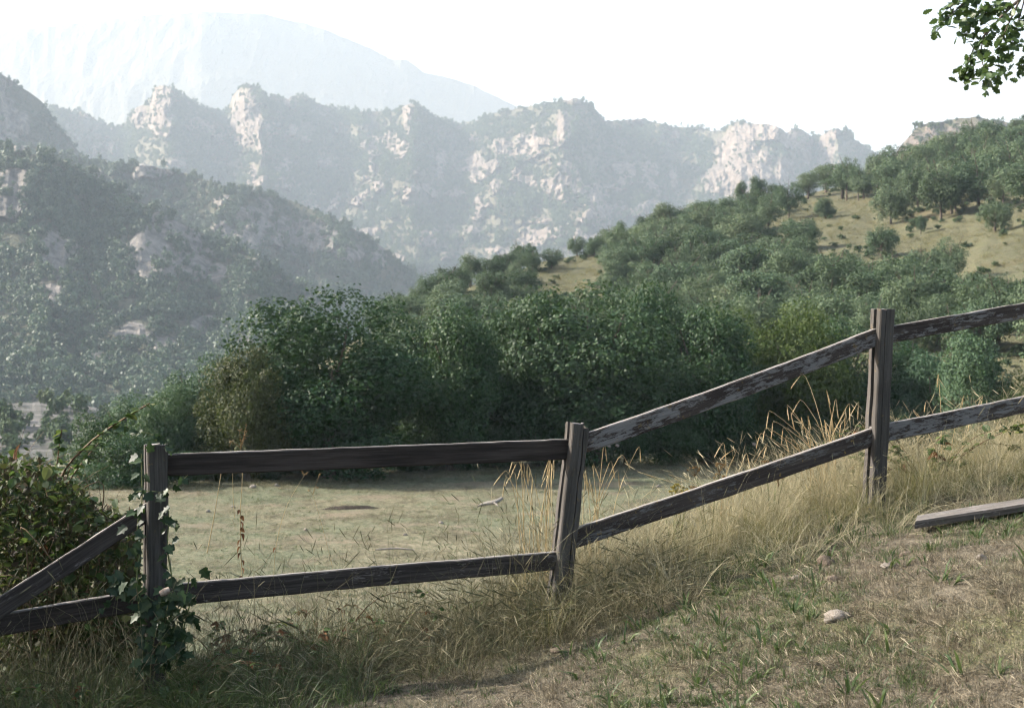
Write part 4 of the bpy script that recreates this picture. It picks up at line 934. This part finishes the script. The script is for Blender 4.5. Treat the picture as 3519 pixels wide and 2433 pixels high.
clump_of_stalks('seeding grass stalks crowded against the left side of the leaning post', (1885, 2010), 7.0, [(1890, 1580, -.2), (1882, 1592, -.5), (1896, 1612, 0), (1888, 1618, -.4), (1905, 1590, .1), (1875, 1640, -.6)])
clump_of_stalks('pale seeding grass left of the leaning post', (1850, 1990), 7.0, [(1762, 1585, -1), (1775, 1592, -.8), (1812, 1612, -.3), (1820, 1630, -.2), (1720, 1635, -1.5), (1752, 1640, -1), (1735, 1655, -.8), (1790, 1610, -.6), (1830, 1660, 0), (1880, 1690, .4)])
clump_of_stalks('tall seeding grass stalks right of the leaning post, under the steep rails', (2040, 1900), 7.15, [(2080, 1540, .3), (2002, 1612, 0), (2014, 1628, .1), (2045, 1608, .4), (2105, 1600, .6), (2150, 1580, 1.2), (2200, 1552, .6), (2018, 1648, .1), (2125, 1630, .5), (2030, 1660, .2)])
clump_of_stalks('drooping grass stalks over the middle of the steep lower rail', (2520, 1760), 7.6, [(2475, 1535, -.8), (2505, 1555, -1.4), (2635, 1535, .1), (2570, 1570, .5), (2315, 1640, .4), (2220, 1630, 1.2)])
clump_of_stalks('thin grass stalks rising above the rising lower rail at right', (3280, 1640), 8.2, [(3222, 1300, -.2), (3310, 1372, 0), (3375, 1375, .1), (3180, 1390, -.6), (3150, 1420, .6), (3330, 1450, .1)], head=.05, hr=.004)

# ------------------------------------------------------------------ leaves
def leaf_mesh(name, outline, mat, fold=.18, curl=.1):
    """outline: right half (x, y) points from base to tip; folded along the midrib"""
    n = len(outline); V = []; f = []
    ys = [p_[1] for p_ in outline]
    for (x, y) in outline: V.append((0, y, -curl * y * y))
    for (x, y) in outline: V.append((x, y, fold * abs(x) - curl * y * y))
    for (x, y) in outline: V.append((-x, y, fold * abs(x) - curl * y * y))
    for i in range(n - 1):
        f.append((i, n + i, n + i + 1, i + 1)); f.append((i, i + 1, 2 * n + i + 1, 2 * n + i))
    me = bpy.data.meshes.new(name); me.from_pydata(V, [], f); me.materials.append(mat); me.update(); return me
ovate = [(.0, 0), (.22, .08), (.36, .28), (.37, .5), (.27, .74), (.12, .92), (.0, 1.0)]
lobed = [(.02, -.05), (.16, .02), (.14, .16), (.30, .24), (.20, .36), (.40, .50), (.25, .60), (.36, .76), (.20, .86), (.10, .97), (.0, 1.0)]
ivyo = [(.0, .05), (.30, -.12), (.44, .06), (.30, .22), (.56, .46), (.30, .50), (.22, .66), (.10, .86), (.0, 1.0)]
LM = {k: leaf_mesh('leaf', o_, M[m_], fo, cu) for k, (o_, m_, fo, cu) in {
    'bramble': (ovate, 'bramble', .25, .12), 'brown': (ovate, 'brown_leaf', .7, .6), 'oak': (lobed, 'branch_leaf', .12, .1), 'ivy': (ivyo, 'ivy', .15, .08)}.items()}
def put_leaf(kind, parent, p_local, size, rs, out=None, droop=.4, face=None, name='leaf'):
    """a leaf pointing along out, its upper side roughly up or along face"""
    out = Vector(out if out is not None else (rs.gauss(0, 1), rs.gauss(0, 1), rs.gauss(0, .4))).normalized()
    out = (out + Vector((0, 0, -droop))).normalized()
    up = Vector(face if face is not None else (rs.gauss(0, .5), rs.gauss(0, .5), 1))
    xx = out.cross(up); xx = xx.normalized() if xx.length > 1e-3 else Vector((1, 0, 0)); zz = xx.cross(out)
    m_ = Matrix((xx, out, zz)).transposed()
    return obj(name, LM[kind], parent, p_local, m_.to_euler(), size * rs.uniform(.75, 1.2))

def cane_with_leaves(parent, base, pts_world, rad, nleaf, rs, kind='bramble', size=.05, mat='cane', start=.15, trif=.5, name='cane', browns=0.0):
    c = curve([np.asarray(p_) - base for p_ in pts_world], 14); mb = MB(); tube(mb, c, rad, 6)
    # prickles
    if mat == 'cane':
        for i in range(26):
            k = rs.uniform(.05, .98) * 13; i0 = int(k); q = c[i0] + (c[min(i0 + 1, 13)] - c[i0]) * (k - i0)
            v = np.array((rs.gauss(0, 1), rs.gauss(0, 1), rs.gauss(0, 1) - .3)); v /= np.linalg.norm(v)
            tube(mb, [q, q + v * rad[0] * 2.2], [rad[0] * .5, .0002], 3)
    obj(name, mb.mesh(name, M[mat], True), parent)
    for i in range(nleaf):
        k = (start + (1 - start) * (i + rs.random()) / nleaf) * 13; i0 = min(int(k), 12); q = c[i0] + (c[i0 + 1] - c[i0]) * (k - i0)
        kd = 'brown' if rs.random() < browns else kind
        a = rs.uniform(0, 6.28); o_ = (math.cos(a), math.sin(a) * .7 - .2, rs.uniform(-.2, .7))
        put_leaf(kd, parent, q, size, rs, o_, .25)
        if rs.random() < trif:
            for s_ in (-1, 1): put_leaf(kd, parent, q, size * .75, rs, (math.cos(a + s_ * 1.1), math.sin(a + s_ * 1.1) * .7 - .2, rs.uniform(-.2, .5)), .3)

rs = random.Random(11)
# the two long canes that rise over the bramble
base = P(170, 1900, 6.9); o = thing('bramble_cane', 'long bare-tipped bramble cane slanting up over the leftmost post', 'bramble', base)
cane_with_leaves(o, base, [P(150, 1900, 6.9), P(205, 1650, 6.8), P(300, 1530, 6.7), P(400, 1455, 6.65), P(515, 1386, 6.6)], [.0075, .006, .005, .004], 22, rs, size=.055, start=.2, trif=.3)
base = P(190, 1860, 6.8); o = thing('bramble_cane', 'upright leafy bramble cane at the left edge', 'bramble', base)
cane_with_leaves(o, base, [P(175, 1860, 6.8), P(188, 1700, 6.75), P(198, 1580, 6.75), P(212, 1475, 6.75)], [.005, .004, .0025], 16, rs, size=.05, start=.25)
base = P(170, 1800, 6.7); o = thing('bramble_cane', 'thin leafy cane just under the long slanting one', 'bramble', base)
cane_with_leaves(o, base, [P(180, 1760, 6.7), P(240, 1650, 6.6), P(290, 1580, 6.55), P(340, 1520, 6.55)], [.004, .003, .002], 12, rs, size=.05, start=.2)

# bramble bush behind the left end of the fence
base = P(250, 2130, 6.9); bush = thing('bramble_bush', 'tangled bramble bush with yellowing leaves filling the left edge behind the rails', 'bramble', base)
for i in range(26):
    x0 = rs.uniform(-120, 430); d = rs.uniform(6.35, 7.6); x1 = x0 + rs.uniform(-160, 160); y1 = rs.uniform(1600, 1900) + max(0, x1 - 300) * .7
    pw = [P(x0, 2230, d), P(x0 * .6 + x1 * .4, (2150 + y1) / 2 - 60, d), P(x1, y1, d - .05), P(x1 + rs.uniform(-110, 110), y1 + rs.uniform(20, 140), d - .1)]
    mb = MB(); tube(mb, curve([np.asarray(q) - base for q in pw], 12), [.005, .0035, .002], 5)
    obj('cane', mb.mesh('cane', M['cane'], True), bush)
def bush_point(rr):
    while True:
        x = rr.uniform(-160, 480); y = rr.uniform(1520, 2520)
        top = np.interp(x, [-160, 145, 240, 330, 400, 480], [1560, 1600, 1660, 1740, 1770, 1810])
        if y > top + 26 * rr.gauss(0, 1): return x, y
for i in range(230):
    x, y = bush_point(rs); 
    if rs.random() < .6: y = 1560 + (y - 1560) * .55 + max(0, x - 220) * .3
    q = P(x, y, rs.uniform(6.3, 6.75)) - base
    put_leaf('bramble' if rs.random() < .96 else 'brown', bush, q, .058, rs, (rs.gauss(0, 1), rs.gauss(-.5, .6), rs.gauss(0, .4)), .3)
rr = np.random.default_rng(12); C = []
for i in range(17000):
    x, y = bush_point(rs); C.append(P(x, y, rs.uniform(6.35, 8.2)) - base)
C = np.array(C); V, q = leaf_quads(C, rr.normal(size=(len(C), 3)) + [-.2, -.2, .6], rr.uniform(.03, .065, len(C)), rr.uniform(.02, .042, len(C)), rr)
obj('foliage', fast_mesh('foliage', V, q, False, [M['bramble_mass']]), bush, kind='stuff')
mb = MB()
for i in range(1500):
    x, y = bush_point(rs); d = rs.uniform(6.4, 7.6); a = P(x, y + 20, d) - base; v = np.array((rs.gauss(0, .09), rs.gauss(0, .05), rs.gauss(.03, .09)))
    tube(mb, curve([a, a + v * .5 + np.array((0, 0, .012)), a + v], 4), [.0017, .0007], 3)
obj('twigs', mb.mesh('twigs', M['cane']), bush, kind='stuff')

# the thicket goes on beyond the left edge
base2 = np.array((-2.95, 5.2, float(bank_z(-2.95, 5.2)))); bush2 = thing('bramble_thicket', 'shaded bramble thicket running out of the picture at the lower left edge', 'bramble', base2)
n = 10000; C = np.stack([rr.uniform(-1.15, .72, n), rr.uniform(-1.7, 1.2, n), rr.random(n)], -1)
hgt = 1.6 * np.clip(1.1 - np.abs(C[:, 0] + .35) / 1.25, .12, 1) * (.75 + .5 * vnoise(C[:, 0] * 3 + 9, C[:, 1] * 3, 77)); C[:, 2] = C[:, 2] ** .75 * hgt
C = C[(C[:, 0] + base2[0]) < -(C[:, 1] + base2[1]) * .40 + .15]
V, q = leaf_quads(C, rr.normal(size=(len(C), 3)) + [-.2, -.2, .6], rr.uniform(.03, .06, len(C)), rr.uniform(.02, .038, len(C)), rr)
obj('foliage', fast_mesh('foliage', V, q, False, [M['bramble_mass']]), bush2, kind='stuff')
for i in range(24):
    a0 = np.array((rs.uniform(-.9, .35), rs.uniform(-1.5, 1.0), -.05)); e = a0 + np.array((rs.gauss(0, .3), rs.gauss(0, .3), rs.uniform(.5, 1.1)))
    mb = MB(); tube(mb, curve([a0, (a0 + e) / 2 + np.array((0, 0, .15)), e, e + np.array((rs.gauss(0, .15), rs.gauss(0, .1), -.12))], 9), [.005, .0035, .0015], 5); obj('cane', mb.mesh('cane', M['cane'], True), bush2)

# ivy on the leftmost post
p0 = np.array(posts_at[0][:3]); ivy = thing('ivy', 'dark ivy climbing the leftmost post', 'ivy', p0)
def ivy_stem(px_pts, d, rad, nleaf, size, spread=.02, start=0.0, pale=False):
    c = curve([P(x, y, d_) - p0 for (x, y), d_ in zip(px_pts, d if hasattr(d, '__len__') else [d] * len(px_pts))], 16)
    mb = MB(); tube(mb, c, rad, 5); obj('stem', mb.mesh('stem', M['stem'], True), ivy)
    for i in range(nleaf):
        k = (start + (1 - start) * (i + rs.random()) / nleaf) * 15; i0 = min(int(k), 14); q = c[i0] + (c[i0 + 1] - c[i0]) * (k - i0) + np.array((rs.gauss(0, spread), -abs(rs.gauss(0, spread)) - .004, rs.gauss(0, spread)))
        put_leaf('ivy', ivy, q, size, rs, (rs.gauss(0, 1), rs.gauss(-.2, .4), rs.gauss(-.2, .6)), .35, (rs.gauss(-.3, .5), -1, .6 + rs.gauss(0, .4)))
ivy_stem([(498, 2330), (490, 2200), (478, 2080), (470, 1980), (480, 1880), (472, 1800), (488, 1730), (487, 1640), (486, 1560)], 5.98, [.005, .004, .002], 40, .044, .02)
ivy_stem([(570, 2290), (590, 2180), (600, 2080), (590, 1980), (575, 1880), (580, 1790), (577, 1730)], 6.0, [.005, .004, .002], 36, .044, .022)
ivy_stem([(540, 2260), (560, 2160), (610, 2110), (640, 2040), (650, 1985)], 5.96, [.004, .003], 26, .048, .03)
ivy_stem([(520, 2230), (545, 2130), (560, 2060), (600, 2050)], 5.95, [.004, .003], 24, .05, .03)
ivy_stem([(600, 2280), (625, 2190), (640, 2120), (655, 2070)], 5.97, [.004, .003], 34, .044, .035)
ivy_stem([(545, 2280), (560, 2200), (585, 2150)], 5.93, [.004, .003], 26, .05, .035)
ivy_stem([(505, 2110), (470, 2040), (420, 2010), (395, 2000)], 5.93, [.003, .002], 22, .05, .022)
ivy_stem([(430, 2010), (395, 2045), (350, 2100), (295, 2148)], 5.9, [.002, .001], 8, .032, .008)
ivy_stem([(490, 2030), (520, 2060), (555, 2070), (585, 2058)], 5.9, [.002, .001], 7, .025, .006)
ivy_stem([(450, 1700), (490, 1686), (560, 1690), (600, 1675), (645, 1632)], 5.95, [.002, .001], 10, .035, .008)
ivy_stem([(588, 1542), (565, 1520), (545, 1502), (505, 1488), (460, 1480), (432, 1462)], 5.98, [.002, .0015], 13, .036, .008)
# curled dead leaf caught on it
g = P(567, 2033, 5.88); V = []; f = []; n = 14
for i in range(n):
    a = -.4 + 4.9 * i / (n - 1)
    for j in range(7):
        t = j / 6 - .5; rr_ = .0165 * (1 - .9 * t * t) * (1 - .06 * i / n)
        V.append((t * .045, rr_ * math.cos(a), rr_ * math.sin(a)))
f = [(i * 7 + j, i * 7 + j + 1, (i + 1) * 7 + j + 1, (i + 1) * 7 + j) for i in range(n - 1) for j in range(6)]
me = bpy.data.meshes.new('curled_leaf'); me.from_pydata(V, [], f); me.polygons.foreach_set('use_smooth', [True] * len(f)); me.materials.append(M['curl']); me.update()
obj('curled_leaf', me, None, g, (0, R(-25), R(10)), label='pale curled dead leaf caught in the ivy on the leftmost post', category='leaf')

# ------------------------------------------------------------------ low brambles and weeds along the fence
def low_bramble(label, px, py, d, reach, n, seed, group=None, browns=.15, size=.036):
    rs = random.Random(seed); base = P(px, py, d)
    base[2] = float(bank_z(base[0], base[1])) if abs(d - 6.5) < 1.2 else base[2]
    o = thing('bramble_plant', label, 'bramble', base, group=group)
    for i in range(n):
        a = rs.uniform(0, 6.28); L = reach * rs.uniform(.5, 1.1); e = base + np.array((math.cos(a) * L, math.sin(a) * L * .5, L * rs.uniform(.25, .8)))
        mid = (base + e) / 2 + np.array((0, 0, L * .25))
        cane_with_leaves(o, base, [base, mid, e, e + np.array((math.cos(a) * L * .25, 0, -L * .15))], [.003, .0022, .001], rs.randint(6, 10), rs, size=size, trif=.5, browns=browns)
low_bramble('small bramble just right of the ivy post, above the low rail', 680, 2060, 6.5, .46, 7, 21)
low_bramble('bramble under the left third of the long lower rail', 800, 2180, 6.45, .46, 7, 22)
low_bramble('bramble with dark leaves under the middle of the long lower rail', 1110, 2170, 6.5, .5, 8, 23, browns=.3)
low_bramble('young bramble peeping above the long lower rail', 1120, 1990, 6.9, .4, 4, 24)
low_bramble('brown-leaved bramble in the gap below the right half of the long lower rail', 1330, 2130, 6.7, .28, 4, 25, browns=.6, size=.025)
low_bramble('thin bramble arching over the long lower rail near the leaning post', 1545, 2080, 6.95, .4, 3, 26)
low_bramble('low bramble in the shade at the lower left corner', 250, 2330, 5.7, .3, 5, 27)
low_bramble('bramble sprawling at the right foot of the ivy post', 640, 2290, 6.1, .4, 7, 28)
low_bramble('leafy bramble behind the rising lower rail at right', 3190, 1690, 7.85, .5, 13, 29, size=.052, browns=.05)
base = P(3180, 1720, 8.0); o = thing('bramble_cane', 'long leafy bramble shoot reaching to the right edge below the rail', 'bramble', base)
cane_with_leaves(o, base, [P(3190, 1690, 8.0), P(3270, 1600, 7.9), P(3360, 1530, 7.85), P(3480, 1470, 7.8), P(3560, 1440, 7.8)], [.005, .004, .002], 20, rs, size=.055, start=.1, trif=.4)

# dry weed stalks in the first bay
def weed(label, pts, d, head=None, brown=0, rad=.0028):
    base = P(pts[0][0], pts[0][1], d); o = thing('dry_weed', label, 'weed', base); rs = random.Random(int(pts[0][0]))
    c = curve([P(x, y, d) - base for x, y in pts], 14); mb = MB(); tube(mb, c, [rad, rad * .8, rad * .4], 6)
    obj('stem', mb.mesh('stem', M['stalk'], True), o)
    for i in range(brown):
        k = (.1 + .45 * i / brown) * 13; i0 = int(k); put_leaf('brown', o, c[i0] + (c[i0 + 1] - c[i0]) * (k - i0), .032, rs, (rs.choice([-1, 1]), -.3, .1), .9)
    if head:
        mb = MB()
        for i in range(head):
            v = np.array((rs.gauss(0, .035), rs.gauss(0, .03), abs(rs.gauss(.06, .03)))); tube(mb, curve([c[-1], c[-1] + v * .5 + np.array((0, 0, .012)), c[-1] + v], 4), [.0012, .0008], 4)
            for j in range(5): tube(mb, [c[-1] + v, c[-1] + v + np.array((rs.gauss(0, .008), rs.gauss(0, .008), rs.gauss(.006, .006)))], [.0022, .0006], 4)
        obj('seed_head', mb.mesh('seed_head', M['dry_umbel']), o)
weed('thin bare yellow stalk leaning under the long top rail', [(712, 1900), (735, 1780), (748, 1700), (764, 1600)], 6.9, None, 0)
weed('short thin stalk between two taller ones under the long top rail', [(806, 1780), (801, 1700), (799, 1600)], 6.9, None, 0, .0018)
weed('dry weed with withered brown leaves and a seed head above the long top rail', [(838, 2060), (828, 1900), (826, 1760), (833, 1640), (828, 1545)], 6.9, 9, 12)
weed('dark thin weed bending in the meadow edge above the lower rail', [(940, 2010), (948, 1880), (985, 1740), (1045, 1635)], 7.0, 4, 2, .0016)
weed('weed hung with small dried berries right of the dark thin one', [(1180, 2130), (1150, 1980), (1105, 1800), (1075, 1700)], 7.0, 3, 2, .0012)

# umbels
def umbel_plant(label, px, py, d, n, reach, mat, seed, flower=.05):
    rs = random.Random(seed); base = P(px, py, d); o = thing('umbel_plant', label, 'weed', base)
    for i in range(n):
        e = np.array((rs.gauss(0, reach), rs.gauss(0, reach * .6), rs.uniform(.18, .36))); mb = MB()
        tube(mb, curve([(0, 0, -.15), e * .55 + np.array((0, 0, .04)), e], 6), [.0022, .0014], 4); st = obj('stem', mb.mesh('stem', M['stem'], True), o)
        mb = MB()
        for j in range(11):
            v = np.array((rs.gauss(0, .5), rs.gauss(0, .5), 1)); v *= flower / np.linalg.norm(v); tube(mb, [e, e + v], [.0009, .0009], 3)
            for k in range(4): tube(mb, [e + v, e + v + np.array((rs.gauss(0, .006), rs.gauss(0, .006), .006))], [.0012, .0035], 4)
        obj('flower_head', mb.mesh('flower_head', M[mat]), o)
umbel_plant('yellow-green fennel-like umbels below the steep lower rail', 2320, 1920, 7.35, 10, .07, 'umbel', 31)
umbel_plant('dried brown umbels hanging under the steep lower rail', 2650, 1800, 7.5, 6, .06, 'dry_umbel', 32)
umbel_plant('few dried umbels in the grass halfway down the steep lower rail', 2440, 1840, 7.4, 4, .07, 'dry_umbel', 33)

# ------------------------------------------------------------------ oak whose branch hangs into the top right corner; the tree itself stands beyond the right edge
D0 = 9.0; base = np.array((6.6, 9.6, float(bank_z(6.6, 9.6)) - .1)); ob = thing('oak_tree', 'leafy oak branch hanging into the top right corner', 'tree', base)
mb = MB(); tip = P(3900, -200, D0) - base
tube(mb, curve([(0, 0, -.4), (.05, 0, 1.5), (-.1, .05, 3.4), (0, 0, 5.6), (.1, 0, 7.4)], 12), [.26, .2, .17, .1, .04], 10)
tube(mb, curve([(-.06, .03, 3.0), (-.7, -.2, 3.9), tip * .6 + np.array((0, 0, 1.6)), tip], 12), [.1, .07, .045, .02], 7)
for ex, ey, ez in ((1.5, .4, 5.6), (.5, 1.4, 6.2), (-.6, 1.1, 6.6), (.9, -1.0, 6.0)): tube(mb, curve([(-.05, 0, 3.6), (ex * .5, ey * .5, ez - 1.1), (ex, ey, ez)], 7), [.08, .05, .015], 6)
obj('trunk', mb.mesh('trunk', M['bark'], True), ob)
b_ = [((x + .35, y + .3, z), rad) for (x, y, z), rad in balls_for(610, 4.2, 4.3, 8.6, 26, .5, 1.0, 'round')]
obj('crown', crown('crown', 611, b_, 520, .10, M['oak_dark'], .78, .25), ob)
rs = random.Random(41)
extra = []
def twig(pts, rad, nleaf, size=.062):
    nleaf = int(nleaf * 1.25)
    c = curve([P(x, y, D0 + dz) - base for x, y, dz in pts], 10); mb = MB(); tube(mb, c, rad, 5); obj('twig', mb.mesh('twig', M['bark'], True), ob)
    for i in range(nleaf):
        k = (.12 + .88 * (i + rs.random()) / nleaf) * 9; i0 = min(int(k), 8); q = c[i0] + (c[i0 + 1] - c[i0]) * (k - i0) + np.array([rs.gauss(0, .018) for _ in range(3)])
        extra.append((q, size))
        put_leaf('oak', ob, q, size, rs, (rs.gauss(0, .8), rs.gauss(-.1, .7), rs.gauss(-.3, .6)), .25, (rs.gauss(-.2, .8), rs.gauss(-.4, .6), .8))
twig([(3900, -200, 0), (3640, -90, 0), (3480, 20, 0), (3390, 120, 0)], [.02, .013, .006], 16, .055)
twig([(3390, 100, 0), (3370, 180, 0), (3385, 250, -.05), (3395, 308, -.05)], [.006, .004, .0015], 26)
twig([(3480, 20, 0), (3360, 60, .1), (3310, 140, .1)], [.007, .004, .0015], 26)
twig([(3440, 60, .1), (3345, 170, .1), (3320, 250, .1), (3312, 275, .1)], [.007, .004, .0015], 30)
twig([(3500, 10, -.1), (3450, 120, -.1), (3430, 190, -.1), (3435, 250, -.1)], [.007, .004, .0015], 28)
twig([(3520, 0, .2), (3490, 110, .2), (3470, 170, .2)], [.006, .004, .0015], 20)
twig([(3470, 20, .2), (3380, 30, .2), (3310, 90, .2)], [.006, .004, .0015], 22)
twig([(3600, -70, .1), (3400, -40, .1), (3280, 40, .1), (3210, 110, .1)], [.008, .005, .0015], 24)
twig([(3560, 40, 0), (3540, 160, 0), (3510, 240, 0)], [.007, .004, .0015], 26)
twig([(3420, -30, .1), (3300, 0, .1), (3230, 60, .1)], [.007, .004, .0015], 14)

lv = np.array([v.co[:] for v in LM['oak'].vertices]); lf = np.array([p_.vertices[:] for p_ in LM['oak'].polygons]); mb = MB()
for (q, size) in extra:
    m_ = np.array(Euler((rs.uniform(-1.2, 1.2), rs.uniform(-1.2, 1.2), rs.uniform(0, 6.28))).to_matrix())
    mb.add(lv @ m_.T * size * rs.uniform(.7, 1.1) + q + np.array([rs.gauss(0, .035) for _ in range(3)]), None, lf)
obj('foliage', mb.mesh('foliage', M['branch_leaf']), ob, kind='stuff')

# ------------------------------------------------------------------ haze over the whole valley
hx0, hx1, hy0, hy1, hz0, hz1 = -5400, 5600, -900, 6100, -262, 1390
V = [(x, y, z) for x in (hx0, hx1) for y in (hy0, hy1) for z in (hz0, hz1)]
me = bpy.data.meshes.new('haze'); me.from_pydata(V, [], [(0, 1, 3, 2), (4, 6, 7, 5), (0, 4, 5, 1), (2, 3, 7, 6), (0, 2, 6, 4), (1, 5, 7, 3)]); me.update()
hm = bpy.data.materials.new('haze_air'); hm.use_nodes = True; hm.node_tree.nodes.clear()
ho = hm.node_tree.nodes.new('ShaderNodeOutputMaterial'); pv = hm.node_tree.nodes.new('ShaderNodeVolumePrincipled')
pv.inputs['Color'].default_value = (*HAZE_COLOR, 1); pv.inputs['Absorption Color'].default_value = (1, 1, 1, 1); pv.inputs['Density'].default_value = HAZE_DENSITY; pv.inputs['Anisotropy'].default_value = 0.05
hm.node_tree.links.new(pv.outputs[0], ho.inputs['Volume']); hm.cycles.homogeneous_volume = True
me.materials.append(hm); obj('haze', me, kind='stuff')
